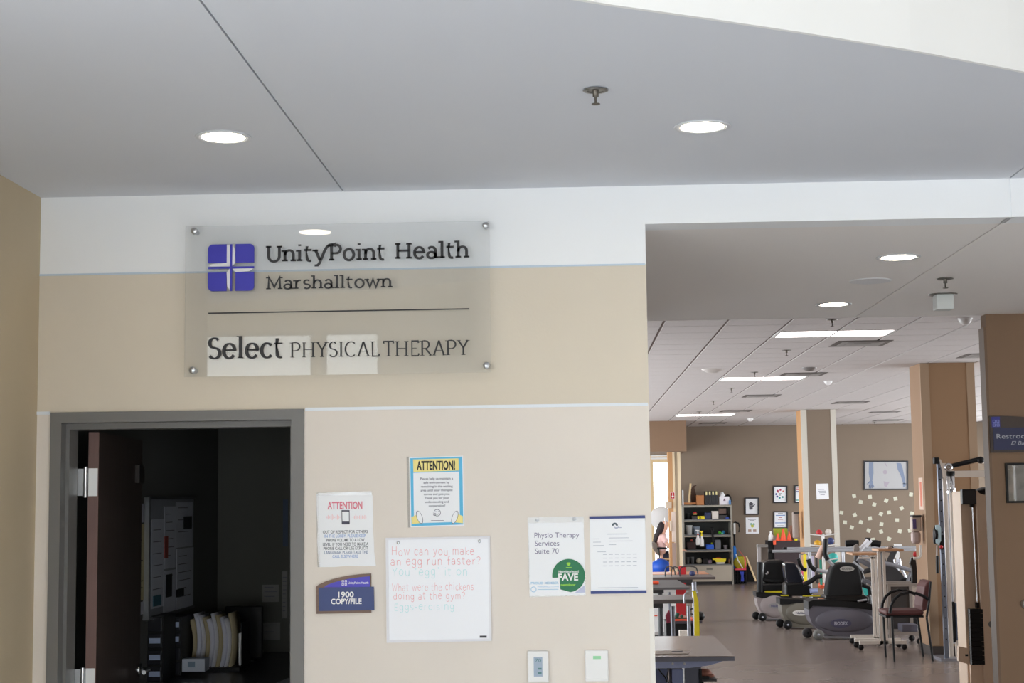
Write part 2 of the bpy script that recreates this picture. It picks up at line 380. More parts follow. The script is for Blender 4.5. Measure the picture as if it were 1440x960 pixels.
# lobby soffit: three big boards with open joints, a curved near edge and its fascia
curve = [(-7, 1.6), (-5.5, 1.9), (-4, 2.2), (-2.6, 2.55), (-1.6, 2.95), (-.8, 3.36), (-.3, 3.62), (.11, 3.865)]
curve += [(.37, 4.0), (.63, 4.142), (.97, 4.34), (1.31, 4.565), (1.7, 4.85), (2.1, 5.17), (2.6, 5.6), (3.1, 6.19)]
def ycurve(x):
    for (a, b), (c, d) in zip(curve, curve[1:]):
        if a <= x <= c: return b+(d-b)*(x-a)/(c-a)
    return D
seam1 = at(483, 269.5, D)[0]
cl = MB(); cl.prismz([(a, b+.02) for a, b in curve]+[(3.12, D), (-7, D)], ZC+.012, ZC+.05)
ceil_o = cl.build('ceiling', SEAM, kind=S)
edges = [-7, seam1-.0035, seam1+.0035, XS-.0035, XS+.0035, 3.1]
for a, b in ((edges[0], edges[1]), (edges[2], edges[3]), (edges[4], edges[5])):
    pts = [(a, ycurve(a))]+[p for p in curve if a < p[0] < b]+[(b, ycurve(b)), (b, D), (a, D)]
    MB().prismz(pts, ZC, ZC+.012).build('ceiling_panel', CEIL, parent=ceil_o)
fa = MB(); vs = []
fine = []
for (a, b), (c, d) in zip(curve, curve[1:]): fine += [(a+(c-a)*k/3, b+(d-b)*k/3) for k in range(3)]
fine.append(curve[-1])
for a, b in fine: vs += [(a, b-.001, ZC-.001), (a, b-.001, 4.6), (a, b+.015, ZC-.001), (a, b+.015, 4.6)]
n = len(fine)
fa.add(vs, [(4*i, 4*i+4, 4*i+5, 4*i+1) for i in range(n-1)]+[(4*i+2, 4*i+3, 4*i+7, 4*i+6) for i in range(n-1)]+[(4*i, 4*i+2, 4*i+6, 4*i+4) for i in range(n-1)])
fa.build('trim_3', FASCIA, kind=S)
# lower soffit over the passage into the gym
so = MB(); so.box(XR-.2, XS-.003, D+.15, YS, ZS, ZS+.012).box(XS+.003, 7, D+.15, YS, ZS, ZS+.012)
so.build('ceiling_passage', mat('soffit_paint', (246, 242, 239), .9, bump=.1, bscale=100), kind=S)
MB().box(-3, 10, YS-.1, YS, ZS+.012, ZG+.1).build('wall_bulkhead', CEIL, kind=S)
MB().box(XR-.2, 7, D+.15, YS-.1, ZS+.012, ZS+.05).build('ceiling_passage_backing', SEAM, kind=S)
# wall with the restroom sign, its corner bead
xr = at(1391.5, 570, 9.6)[0]
MB().box(xr, 7, 9.6, 9.72, 0, ZS).build('wall_right', BROWN2, kind=S)
MB().box(xr-.016, xr, 9.6, 9.72, 0, at(1385, 460, 9.6)[1]).build('trim_4', mat('tan_edge_bead', (120, 96, 76), .6), kind=S)
# wall between office and gym, office shell
MB().box(XR-.13, XR, D+.15, YS+.1, 0, 3.2).build('wall_divider', BROWN, kind=S)
YO = 9.45; XO = -2.15
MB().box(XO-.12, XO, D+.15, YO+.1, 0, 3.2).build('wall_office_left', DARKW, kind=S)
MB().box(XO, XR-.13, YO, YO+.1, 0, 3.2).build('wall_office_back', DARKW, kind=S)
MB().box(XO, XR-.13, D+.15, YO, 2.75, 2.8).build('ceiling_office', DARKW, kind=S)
# gym shell
MB().box(-3, XR-.13, YS, YS+.1, 0, ZG+.06).build('wall_gym_near', BROWN, kind=S)
gl = MB()
for a, b, c, d in ((YS, 15.4, 0, ZG+.06), (15.4, 35, 0, .2), (15.4, 35, 2.8, ZG+.06), (35, YF+.2, 0, ZG+.06)): gl.box(-3.15, -3, a, b, c, d)  # unseen window opening added on this side to light the gym
gl.build('wall_gym_left', BROWN, kind=S)
gr = MB()
for a, b, c, d in ((YS, 14.5, 0, ZG+.06), (14.5, 35.5, 0, .6), (14.5, 35.5, 3.0, ZG+.06), (35.5, YF+.2, 0, ZG+.06)): gr.box(10, 10.15, a, b, c, d)
gr.build('wall_gym_right', BROWN, kind=S)
MB().box(7, 10, YS, YS+.1, 0, ZG+.06).build('wall_gym_near_right', BROWN, kind=S)
bx0 = .85; bx1 = at(941.5, 730, YF)[0]; bzt = at(930, 640, YF)[1]
MB().box(-3.1, bx0, YF, YF+.15, 0, ZG+.06).box(bx0, bx1, YF, YF+.15, bzt, ZG+.06).box(bx1, 10.1, YF, YF+.15, 0, ZG+.06).build('wall_far', BROWN, kind=S)
# glazed bay at the far left of the gym
WOOD = mat('pale_maple_wood', (222, 196, 152), .5, noise=.06, nscale=6, stretch=(8, 8, .6))
wz = at(930, 650, YF)[1]; wx0 = at(919.5, 700, YF)[0]
bay = MB().box(bx0, bx0+.1, YF-.02, YF+.12, 0, bzt).box(bx0+.1, wx0, YF-.02, YF+.12, wz, bzt).box(wx0-.08, wx0, YF-.02, YF+.12, 0, wz).box(wx0, bx1, YF-.02, YF+.12, wz, bzt).build('window_6', WOOD, kind=S)
MB().box(bx0+.1, wx0-.08, YF+.05, YF+.056, 0, wz).box(wx0, bx1, YF+.05, YF+.056, 0, wz).build('pane', PANE, parent=bay)
MB().pbox(915, 638, 941, 641.5, YF-.06, .05).pbox(915, 643, 941, 645.5, YF-.06, .05).build('blind_rail', WHITEP, parent=bay)
# bulkhead above the bay and the posts below it
MB().box(-1, at(965, 610, 33.3)[0], 33.3, YF, at(940, 634.5, 33.3)[1], ZG).build('wall_gym_bulkhead', BROWN2, kind=S)
yp = 33.9
MB().pbox(941, 633, 947.5, 830, yp, .3, floor=True).build('trim_5', ORANGE_LIT, kind=S)
MB().pbox(947.5, 633, 950.5, 830, yp, .3, floor=True).pbox(954.5, 633, 958.8, 830, yp, .3, floor=True).build('trim_6', mat('cream_post', (226, 208, 176), .6), kind=S)
MB().pbox(950.5, 633, 954.5, 830, yp+.03, .25, floor=True).build('trim_7', mat('taupe_post', (186, 172, 150), .6), kind=S)
# gym ceiling: dark grid with lay-in tiles
gc = MB().box(-3.1, 10.1, YS, YF+.1, ZG+.01, ZG+.08).build('ceiling_gym', mat('ceiling_grid', (128, 116, 110), .8), kind=S)
T = .591; GX0 = 2.05-9*T; GY0 = 15.45-2*T
TILE = mat('ceiling_tile', (197, 191, 190), .9, noise=.03, nscale=30, bump=.3, bscale=150)
def tile_mesh():
    m = MB().box(.015, T-.015, .007, T-.007, 0, .012)
    me = bpy.data.meshes.new('ceiling_tile'); me.from_pydata(m.v, [], m.f); me.materials.append(TILE); return me
tm = tile_mesh(); rest = MB(); cnt = 0
LIGHTS = [(2.05, 15.45), (2.05, 15.45+10*T), (2.05, 15.45+26*T)]
skip = set()
for lx, ly in LIGHTS:
    for k in (0, 1): skip.add((round((lx-GX0)/T)+k, round((ly-GY0)/T)))
VENTS = [(3.5, 16.7), (3.5, 22.1), (3.5, 25.6), (3.5, 29), (3.5, 34), (6.2, 27.6), (8.0, 30), (7.6, 33.5), (5.3, 19.0)]
for i in range(-1, 21):
    for j in range(-1, 38):
        x = GX0+i*T; y = GY0+j*T
        if (i, j) in skip or x > 10 or y+T > YF or x < -3: continue
        vis = (x+T)/max(y, 1) > .045 and x/(y+T) < .268
        if vis and cnt < 299 and y < 31.5:
            o = bpy.data.objects.new('ceiling_tile', tm); SC.collection.objects.link(o); o.parent = gc; o.location = (x, y, ZG-.002); cnt += 1
        else: rest.box(x+.015, x+T-.015, y+.007, y+T-.007, ZG-.002, ZG+.009)
rest.build('ceiling_tile_field', TILE, parent=gc, kind='stuff')
# columns
def column(name, xa, Y, wd, dp, side, guard, front):
    c = thing(name, None, None, (xa+wd/2, Y+dp/2, 0)); tag(c, kind=S)
    MB().box(xa, xa+wd, Y, Y+dp, 0, ZG-.003).build('shaft', [front], parent=c)
    MB().box(xa-.004, xa, Y+.02, Y+dp, 0, ZG-.003).build('side_face', side, parent=c)
    MB().box(xa-.008, xa+.1, Y-.008, Y+.02, .12, ZG-.004).build('corner_strip', guard, parent=c)
    MB().box(xa+wd-.09, xa+wd+.008, Y-.008, Y+.02, .12, ZG-.004).build('corner_strip', guard, parent=c)
    MB().box(xa-.012, xa+wd+.012, Y-.014, Y+dp, 0, .11).build('base_strip', mat('dark_cove_base', (62, 54, 50), .6), parent=c)
    return c
column('column', at(1127, 600, 29.7)[0], 29.7, .64, .6, ORANGE_LIT, CREAM, BROWN)
column('column', at(1297.5, 600, 19.5)[0], 19.5, .65, .62, mat('side_brown', (156, 126, 100), .8), mat('tan_corner_strip', (170, 144, 118), .6), mat('column_brown_paint', (158, 126, 96), .85))
MB().box(bx1, 10, YF-.015, YF, 0, .1).build('baseboard_far', mat('dark_cove_base', (62, 54, 50), .6), kind=S)
# ------------------------------------------------------------------ office door, frame and leaf
fr = MB(); FX0, FX1 = at(70.3, 700, D)[0], at(427.6, 700, D)[0]; FZ = at(250, 577.5, D)[1]
fw = .045; y0 = D-.012; y1 = D+.16
ox0, ox1, oz = FX0+fw, FX1-.05, FZ-.042
def jamb(mb, x0, x1, z0, z1): mb.box(x0, x1, y0, y1, z0, z1)
door = thing('doorway_surround', 'grey metal door frame around the dark copy room doorway', 'door frame', ((FX0+FX1)/2, D+.07, 0)); tag(door, kind='thing')
MB().box(FX0, ox0, y0, y1, 0, FZ).box(ox0, ox0+.014, D+.05, y1, 0, oz).build('jamb', FRAMEM, parent=door)
MB().box(ox1, FX1, y0, y1, 0, FZ).box(ox1-.014, ox1, D+.05, y1, 0, oz).build('jamb', FRAMEM, parent=door)
MB().box(ox0, ox1, y0, y1, oz, FZ).box(ox0+.014, ox1-.014, D+.05, y1, oz-.024, oz).build('head', FRAMEM, parent=door)
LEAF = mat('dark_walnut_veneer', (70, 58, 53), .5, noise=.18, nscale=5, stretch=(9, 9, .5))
LEDGE = mat('walnut_edge_band', (112, 84, 78), .5, noise=.1, nscale=6, stretch=(9, 9, .6))
hx, hy = at(114, 800, D+.1)[0], D+.175
ang = math.radians(94.3); M = Matrix.Translation((hx, hy, 0)) @ Matrix.Rotation(ang, 4, 'Z')
Lw = .9; th = .042; lt = oz-.03
leaf = thing('door_leaf', 'dark brown wooden door standing open into the copy room', 'door', (hx, hy, 0))
MB().box(.006, Lw, -th, 0, .01, lt, M=M).build('panel', LEAF, parent=leaf)
MB().box(.0, .006, -th, 0, .01, lt, M=M).build('hinge_edge', LEDGE, parent=leaf)
for py in (678, 960):
    z = at(112, py, D+.17)[1]; k = MB()
    k.box(-.003, 0, -th+.003, -.002, z-.057, z+.057, M=M)
    k.box(hx-.05, hx-.012, hy-.012, hy-.009, z-.055, z+.055)
    hg = k.build('hinge', STEEL, parent=leaf)
    MB().tube([(hx-.006, hy-.016, z-.062), (hx-.006, hy-.016, z+.062)], .008, 10).build('hinge_pin', STEEL, parent=hg)
hd = MB(); zl = at(193, 945, 7.1)[1]
hd.tube([M@Vector((.83, -th, zl)), M@Vector((.83, -th-.05, zl)), M@Vector((.83, -th-.055, zl)), M@Vector((.71, -th-.055, zl))], .010, 10)
hd.lathe([(.028, 0), (.028, .008), (.01, .012)], M@Vector((.83, -th-.012, zl)), 'x')
hd.build('lever_handle', STEEL, parent=leaf)
cl_ = MB().box(.74, .86, -th-.02, -th, lt-.20, lt-.12, M=M).build('closer_plate', mat('dark_bronze', (52, 46, 44), .4, metal=.6), parent=leaf)

# ------------------------------------------------------------------ inside the copy room
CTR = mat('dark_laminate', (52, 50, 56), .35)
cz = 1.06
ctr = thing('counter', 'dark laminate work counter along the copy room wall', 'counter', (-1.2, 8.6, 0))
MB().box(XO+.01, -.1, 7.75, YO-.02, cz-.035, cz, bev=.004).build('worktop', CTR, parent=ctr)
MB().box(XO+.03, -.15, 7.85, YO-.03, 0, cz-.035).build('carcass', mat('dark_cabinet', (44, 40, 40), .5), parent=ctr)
# notice board on the left office wall, seen obliquely, with pinned sheets
BB = mat('grey_board', (150, 152, 160), .5); bx = XO
def onleft(px, py, x=XO+.02):
    d = Vector(((px-720)/FPX, (480-py)/FPX, -1)); q = (d.dot(_Xc), d.dot(_Yc), d.dot(_Zc)); k = x/q[0]
    return q[1]*k, EYE+q[2]*k
ya, zt_ = onleft(209, 702); yb, _ = onleft(273, 702); _, zb_ = onleft(209, 868)
bd = thing('notice_board', 'framed white board covered in pinned sheets on the copy room wall', 'board', (XO, (ya+yb)/2, zb_))
MB().box(XO+.002, XO+.018, ya, yb, zb_, zt_).build('panel', BB, parent=bd)
MB().box(XO+.002, XO+.03, ya-.02, ya, zb_-.01, zt_+.01).build('frame_edge', STEEL, parent=bd)
for z0_, z1_ in ((zt_, zt_+.015), (zb_-.015, zb_)): MB().box(XO+.002, XO+.028, ya, yb, z0_, z1_).build('frame_edge', mat('grey_metal', (110, 110, 114), .4, metal=.7), parent=bd)
rng = random.Random(5)
SHEET = mat('pinned_sheet', (206, 208, 218), .7); SHT2 = mat('cream_sheet', (216, 204, 160), .7)
def sheet(pa, pb, m, label, name='paper_sheet', marks=6, x=XO+.021, tint=INK):
    (a, za), (b, zb2) = onleft(*pa), onleft(*pb)
    _, zb2 = onleft(pa[0], pb[1]); s = thing(name, label, 'paper', (x, (a+b)/2, zb2))
    MB().box(x, x+.0015, a, b, zb2, za).build('sheet', m, parent=s); k = MB(); h = za-zb2; wd = b-a
    for i in range(marks):
        z = za-h*(.12+.8*i/marks); k.box(x+.0016, x+.002, a+wd*.12, a+wd*rng.uniform(.5, .9), z-.003, z+.001)
    if marks: k.build('print', tint, parent=s)
    return s
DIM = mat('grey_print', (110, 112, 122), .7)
sheet((213, 730), (229, 856), SHEET, 'tall printed sheet at the left of the copy room notice board', tint=DIM)
sheet((231, 712), (246, 800), SHEET, 'printed sheet in the middle of the copy room notice board', tint=DIM)
sheet((247, 706), (270, 770), SHEET, 'wide printed sheet at the top right of the copy room notice board', marks=3, tint=DIM)
sheet((230, 803), (246, 862), SHEET, 'lower sheet with a dark bottle shape on the copy room notice board', marks=2, tint=DIM)
sheet((248, 772), (271, 858), SHEET, 'lower right sheet hanging off the copy room notice board', tint=DIM)
sheet((194.5, 737), (206, 846), SHT2, 'yellowish sheet of notes between the open door and the notice board', x=XO+.004, marks=9)
sheet((194.5, 708), (206, 735), SHEET, 'small grey sheet above the yellowish notes in the copy room', x=XO+.004, marks=0)
sheet((194.5, 848), (206, 866), SHEET, 'small pale sheet below the yellowish notes in the copy room', x=XO+.004, marks=0)
DK = mat('dark_print', (30, 32, 36), .6)
for nm, lb, ct, pa, pb, m in (('dark_card', 'small dark square card at the top right of the notice board', 'card', (257, 726), (268, 744), DK),
        ('bottle_picture', 'dark bottle shaped picture pinned low on the notice board', 'picture', (232, 808), (240, 840), DK),
        ('marker_pen', 'red and white marker clipped to the notice board', 'marker', (230, 754), (234.5, 785), mat('red_marker', (150, 60, 54), .5)),
        ('teal_card', 'small teal card at the bottom left of the notice board', 'card', (214, 838), (225, 853), mat('teal_print', (60, 104, 120), .6)),
        ('photo_card', 'small dark photo card at the bottom of the notice board', 'card', (246, 829), (257, 840), DK)):
    a, za = onleft(*pa); b, _q = onleft(*pb); _, zz = onleft(pa[0], pb[1])
    o = MB().box(XO+.024, XO+.027, a, b, zz, za).build(nm, m, label=lb, cat=ct)
# sheets on the back wall of the copy room
def wallsheet(pa, pb, m, label, Y=YO, name='paper_sheet', cat='paper', marks=0, fr=None):
    x0, z1 = at(*pa, Y); x1, z0 = at(*pb, Y); s = thing(name, label, cat, ((x0+x1)/2, Y, z0))
    MB().box(x0, x1, Y-.003, Y, z0, z1).build('sheet', m, parent=s)
    if marks:
        k = MB()
        for i in range(marks):
            z = z1-(z1-z0)*(.12+.8*i/marks); k.box(x0+(x1-x0)*.12, x0+(x1-x0)*rng.uniform(.6, .9), Y-.0036, Y-.003, z-.004, z)
        k.build('print', DIM, parent=s)
    return s
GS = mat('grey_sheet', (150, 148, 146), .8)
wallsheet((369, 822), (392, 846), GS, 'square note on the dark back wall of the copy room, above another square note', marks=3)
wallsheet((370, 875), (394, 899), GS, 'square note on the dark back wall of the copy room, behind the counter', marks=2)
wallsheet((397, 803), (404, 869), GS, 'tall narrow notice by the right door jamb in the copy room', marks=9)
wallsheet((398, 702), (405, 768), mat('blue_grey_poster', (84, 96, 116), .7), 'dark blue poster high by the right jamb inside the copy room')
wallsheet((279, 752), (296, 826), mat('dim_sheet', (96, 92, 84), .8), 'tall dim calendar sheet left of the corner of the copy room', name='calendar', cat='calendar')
# drawer towers, file sorter and small things on the counter
def tower(px0, px1, pt, Y, n, lab, labels, depth=.28):
    x0, x1 = at(px0, 900, Y)[0], at(px1, 900, Y)[0]; zt = at(px0, pt, Y)[1]
    t = thing('drawer_tower', lab, 'drawers', ((x0+x1)/2, Y+depth/2, cz))
    MB().box(x0, x1, Y+.004, Y+depth, cz, zt).build('case', BLACK, parent=t)
    h = (zt-cz)/n
    for i in range(n):
        z = cz+i*h; d_ = MB().box(x0+.006, x1-.006, Y-.004, Y+.02, z+.006, z+h-.006, bev=.003).build('drawer', mat('smoky_plastic', (44, 44, 50), .25), parent=t)
        if i in labels: MB().box(x0+.015, x1-.012, Y-.007, Y-.004, z+h*.5-.012, z+h*.5+.014).build('label_holder', mat('blue_white_label', (176, 190, 220), .5), parent=d_)
    return t
tower(206, 229, 866, 7.9, 4, 'black desktop drawer tower with three white labels beside the open door', (0, 1, 2), .25)
tower(232, 255, 868, 8.2, 4, 'black desktop drawer tower with upper labels next to the file sorter', (2, 3), .25)
fs_ = thing('file_sorter', 'dark upright file sorter on the copy room counter', 'file sorter', (at(305, 900, 8.4)[0], 8.5, cz))
x0, x1 = at(259.5, 900, 8.4)[0], at(338, 900, 8.4)[0]; ztp = at(300, 876, 8.4)[1]
MB().box(x0, x1, 8.38, 8.62, cz, cz+.02).build('base', BLACK, parent=fs_)
for i in (0, 6):
    x = x0-.004+(x1-x0+.008)*i/6; MB().box(x-.002, x+.002, 8.4, 8.62, cz+.02, ztp-.03*(i % 2)).build('divider', BLACK, parent=fs_)
FOL = [mat('manila_folder', (190, 176, 142), .7), mat('white_folder_paper', (222, 222, 232), .7)]
for i in range(10):
    x = x0+.03+(x1-x0-.07)*i/10; m = FOL[0 if i % 3 == 0 else 1]; k = MB(); z = ztp+.02+.03*((i*7) % 4)/3; vs = []
    nn = 8
    for j in range(nn+1):
        t = j/nn; zz = cz+.022+(z-cz-.022)*t; xo = .028*math.sin(t*2.6)-.018*t
        for yy in (8.392, 8.6): vs += [(x+xo, yy, zz), (x+xo+.011, yy, zz)]
    fsx = []
    for j in range(nn):
        b = 4*j; fsx += [(b, b+1, b+5, b+4), (b+2, b+6, b+7, b+3), (b, b+4, b+6, b+2), (b+1, b+3, b+7, b+5)]
    k.add(vs, fsx+[(4*nn, 4*nn+1, 4*nn+3, 4*nn+2)], True)
    k.build('file_folder', m, label='%s folder standing in the file sorter, %s from the left' % ('stuffed manila' if m is FOL[0] else 'stuffed white', 'first second third fourth fifth sixth seventh eighth ninth tenth'.split()[i]), cat='folder', group='folders in the copy room file sorter')
MB().box(at(336, 900, 8.36)[0], at(339, 900, 8.36)[0], 8.355, 8.375, at(336, 935, 8.36)[1], at(336, 890, 8.36)[1]).build('white_ruler', WHITEP, label='white strip standing at the right end of the file sorter', cat='ruler')
bxx = thing('tissue_box', 'small pale printed box in front of the file sorter', 'box', (at(273, 900, 8.1)[0], 8.15, cz))
MB().pbox(256, 926, 288, 944, 8.1, .1).build('carton', mat('pale_box', (196, 202, 214), .6), parent=bxx)
MB().pbox(264, 930, 274, 938, 8.098, .002).build('print', mat('grey_blue_print', (120, 140, 160), .6), parent=bxx)
for i, (a, b, c, d_, rz) in enumerate(((-1.52, -1.1, 8.0, 8.3, .1), (-1.5, -1.14, 7.8, 7.98, -.1))):
    Mx = Matrix.Translation(((a+b)/2, (c+d_)/2, cz)) @ Matrix.Rotation(rz, 4, 'Z')
    MB().box(-.15, .15, -.11, .11, .0, .004, M=Mx).build('loose_papers', mat('dim_paper', (190, 190, 200), .7), label=('loose sheets lying on the counter right of the pale box', 'loose sheets lying at the front edge of the copy room counter')[i], cat='paper')
mo = thing('monitor', 'black computer monitor seen dark on the copy room counter', 'monitor', (at(342, 900, 8.9)[0], 8.95, cz))
MB().pbox(316, 852, 369, 926, 8.9, .03, bev=.006).build('screen', mat('screen_black', (12, 12, 14), .2), parent=mo)
MB().box(at(336, 900, 8.9)[0], at(349, 900, 8.9)[0], 8.93, 8.96, cz, at(340, 920, 8.9)[1]).box(at(326, 900, 8.9)[0], at(359, 900, 8.9)[0], 8.86, 9.02, cz, cz+.012).build('stand', BLACK, parent=mo)
ch = MB().box(-1.0, -.5, 7.3, 7.36, .6, 1.16, bev=.02)
ch.build('chair_back', BLACKV, label='dark chair back in front of the copy room counter', cat='chair')

# ------------------------------------------------------------------ the acrylic lobby sign
YA = D-.04
def sg(px, py): return at(px, py, YA)
(ax0, az1), (ax1, az0) = sg(261, 318.5), sg(690.5, 523)
sign = thing('lobby_sign', 'large clear acrylic wall sign with blue cross logo and black lettering', 'sign', ((ax0+ax1)/2, YA, az0))
ACR = glass('clear_acrylic', (.985, .988, .988), .05, (.95, .95, .95), .026, .015)
MB().box(ax0, ax1, YA, YA+.009, az0, az1).build('acrylic_panel', ACR, parent=sign)
for px, py in ((274, 325), (683, 317), (271.5, 520.5), (684.5, 514)):
    x, z = sg(px, py); k = MB().lathe([(.0, -.016), (.011, -.016), (.0135, -.013), (.0135, 0)], (x, YA, z), 'y', 20)
    k.lathe([(.010, .009), (.010, .04)], (x, YA, z), 'y', 16).build('standoff', STEEL, parent=sign)
lx0, lz1 = sg(293, 344); lx1, lz0 = sg(357.5, 408.5); lw = lx1-lx0; lh = lz1-lz0; yl = YA-.004
def rq(x0, x1, z0, z1, r, corner):
    pts = []
    for c, (cx, cz_, a0) in {'tr': (x1-r, z1-r, 0), 'tl': (x0+r, z1-r, 90), 'bl': (x0+r, z0+r, 180), 'br': (x1-r, z0+r, 270)}.items():
        if c == corner: pts += A(cx, cz_, r, r, a0, a0+90, 6)
        else: pts.append({'tr': (x1, z1), 'tl': (x0, z1), 'bl': (x0, z0), 'br': (x1, z0)}[c])
    return pts
def logo(X0, Z0, W_, H_, y, mats, parent, t=.004):
    U_ = lambda a, b: (X0+W_*a, Z0+H_*b)
    k = MB()
    for a0, a1, b0, b1, c in ((0, .405, .6, 1, 'tl'), (.595, 1, .6, 1, 'tr'), (0, .405, 0, .4, 'bl'), (.595, 1, 0, .4, 'br')):
        k.prism([U_(p[0], p[1]) for p in rq(a0, a1, b0, b1, .1, c)], y, y+t)
    k.build('logo_square', mats, parent=parent)
    k = MB()
    k.prism([U_(.475, .0), U_(.525, .0), U_(.525, 1), U_(.475, 1)], y, y+t); k.prism([U_(0, .478), U_(1, .478), U_(1, .522), U_(0, .522)], y+.0002, y+t)
    return k.build('logo_cross', mats, parent=parent)
BLU = mat('royal_blue_vinyl', (52, 48, 178), .45)
logo(lx0, lz0, lw, lh, yl, BLU, sign)
WH = mat('white_vinyl', (232, 232, 236), .5)
k = MB()  # white blades of the cross
k.prism([(lx0+lw*.405, lz0+lh*.6), (lx0+lw*.475, lz0+lh*.53), (lx0+lw*.475, lz0+lh*.98), (lx0+lw*.405, lz0+lh*.98)], yl+.001, yl+.004)
k.prism([(lx0+lw*.525, lz0+lh*.53), (lx0+lw*.595, lz0+lh*.6), (lx0+lw*.58, lz0+lh*.9), (lx0+lw*.53, lz0+lh*.98)], yl-.0004, yl+.003)
k.prism([(lx0+lw*.02, lz0+lh*.53), (lx0+lw*.475, lz0+lh*.525), (lx0+lw*.405, lz0+lh*.6), (lx0+lw*.1, lz0+lh*.585)], yl-.0004, yl+.003)
k.prism([(lx0+lw*.525, lz0+lh*.475), (lx0+lw*.98, lz0+lh*.475), (lx0+lw*.9, lz0+lh*.415), (lx0+lw*.595, lz0+lh*.4)], yl-.0004, yl+.003)
k.prism([(lx0+lw*.475, lz0+lh*.475), (lx0+lw*.475, lz0+lh*.02), (lx0+lw*.42, lz0+lh*.1), (lx0+lw*.405, lz0+lh*.4)], yl-.0004, yl+.003)
k.build('logo_blade', WH, parent=sign)
INK2 = mat('black_vinyl_lettering', (40, 38, 40), .5)
yt = YA-.003
def sline(text, pa, pb, caps, name, yy=yt, **kw):
    """text between two frame points on its baseline"""
    x0, z0 = sg(*pa); x1, z1 = sg(*pb); k = MB(); drawn(k, text, x0, x1, (z0+z1)/2, caps*YA/FPX, yy, **kw)
    return k
SLAB = dict(thick=1.3, thin=.95, serif=1.25, sh=.8)
k = sline('Unit~', (374, 368), (459, 366.5), 22.6, '', **SLAB)
k2 = sline('Point', (462, 366.8), (543, 364.5), 22.6, '', **SLAB); k3 = sline('Health', (554.5, 364.2), (660, 361.8), 22.6, '', **SLAB)
for a in (k2, k3):
    o_ = len(k.v); k.v += a.v; k.f += [[i+o_ for i in f] for f in a.f]; k.mi += a.mi
k.build('lettering', INK2, parent=sign)
sline('Marshalltown', (374, 406.8), (552, 403.6), 17.3, '', thick=1.1, thin=.8, serif=1.25, sh=.7).build('lettering', INK2, parent=sign)
(x0, z0), (x1, z1) = sg(293, 440.6), sg(660, 434)
MB().box(x0, x1, yt-.001, YA, (z0+z1)/2-.0024, (z0+z1)/2+.0024).build('rule', INK2, parent=sign)
sline('Select', (291.5, 504), (400, 502.5), 29.0, '', thick=1.45, thin=.4, serif=1.15, sh=.34).build('lettering', INK2, parent=sign)
k = sline('PHYSICAL', (407.5, 502.4), (534.5, 500.6), 21.0, '', thick=.95, thin=.3, serif=1.15, sh=.28)
a = sline('THERAPY', (538.5, 500.8), (660, 498.8), 21.0, '', thick=.95, thin=.3, serif=1.15, sh=.28)
o_ = len(k.v); k.v += a.v; k.f += [[i+o_ for i in f] for f in a.f]; k.mi += a.mi
k.build('lettering', INK2, parent=sign)

# ------------------------------------------------------------------ notices on the wall
YW = D
CLEAR = glass('clear_sleeve', (.97, .97, .97), .12, (.9, .9, .92), .05, .05)
def poly_at(pts, Y): return [at(px, py, Y) for px, py in pts]
# blue bordered notice
def hrule(mb, a, b, py, h, Y):
    x0, z = at(a, py, Y); x1, z2 = at(b, py, Y); z = (z+z2)/2; mb.box(x0, x1, Y-.0001, Y, z-h*Y/FPX/2, z+h*Y/FPX/2)
n1 = thing('notice', 'blue bordered notice with yellow banner reading ATTENTION!, above the whiteboard', 'notice', P(613, 740, YW))
MB().prism(poly_at([(575, 643), (651, 640.5), (652.8, 738.8), (577, 741)], YW), YW-.002, YW).build('paper', PAPER, parent=n1)
MB().prism(poly_at([(571.8, 642), (575.5, 642), (577.5, 741.5), (573.8, 741.5)], YW), YW-.003, YW-.0006).build('tape_strip', CLEAR, parent=n1)
CY = mat('sky_blue_print', (96, 190, 232), .6); YEL = mat('pale_yellow_print', (244, 230, 148), .6)
bo = MB(); Yp = YW-.0024
outer = [(576.8, 644), (650, 641.8), (651.5, 737.2), (578.5, 739.6)]; inner = [(581.2, 664.5), (645.6, 662.8), (646.8, 733.5), (582.2, 735.5)]
oa, ia = poly_at(outer, Yp), poly_at(inner, Yp)
bo.add([(x, Yp, z) for x, z in oa+ia], [(0, 1, 5, 4), (1, 2, 6, 5), (2, 3, 7, 6), (3, 0, 4, 7)]); bo.build('border_print', CY, parent=n1)
MB().add([(x, Yp-.0003, z) for x, z in poly_at([(580.8, 645.8), (644.8, 644.2), (645.4, 661.3), (581.3, 663.5)], Yp)], [(0, 1, 2, 3)]).build('banner_print', YEL, parent=n1)
k = MB(); pwrite(k, 'ATTENTION!', 586, 640, 653.8, 12.5, Yp-.0006, bold=.035); k.build('heading', INK, parent=n1)
GP = mat('grey_small_print', (96, 96, 116), .7); k = MB()
for i, (s, a, b) in enumerate((('Please help us maintain a', 591, 637), ('safe environment by', 595.5, 632), ('remaining in the waiting', 592, 636.5), ('area until your therapist', 591.5, 636.5), ('comes and gets you.', 596, 632.5), ('Thank you for your', 597, 631.5), ('understanding and', 597.5, 631), ('cooperation!', 603, 626))):
    pwrite(k, s, a, b, 672.5+i*5.45, 3.1, Yp-.0003, bold=.012)
k.build('text_lines', GP, parent=n1)
k = MB()
def ring(mb, px, py, rx, rz, w_, Y, a0=0, a1=360, n=20):
    vs = []
    for i in range(n+1):
        t = math.radians(a0+(a1-a0)*i/n)
        for r in (0, w_): x, z = at(px+(rx-r)*math.cos(t), py-(rz-r)*math.sin(t), Y); vs.append((x, Y, z))
    mb.add(vs, [(2*i, 2*i+1, 2*i+3, 2*i+2) for i in range(n)])
ring(k, 614.8, 720.6, 5, 5, .7, Yp-.0003); ring(k, 614.8, 721, 2.6, 2.4, .6, Yp-.0003, 200, 340, 8)
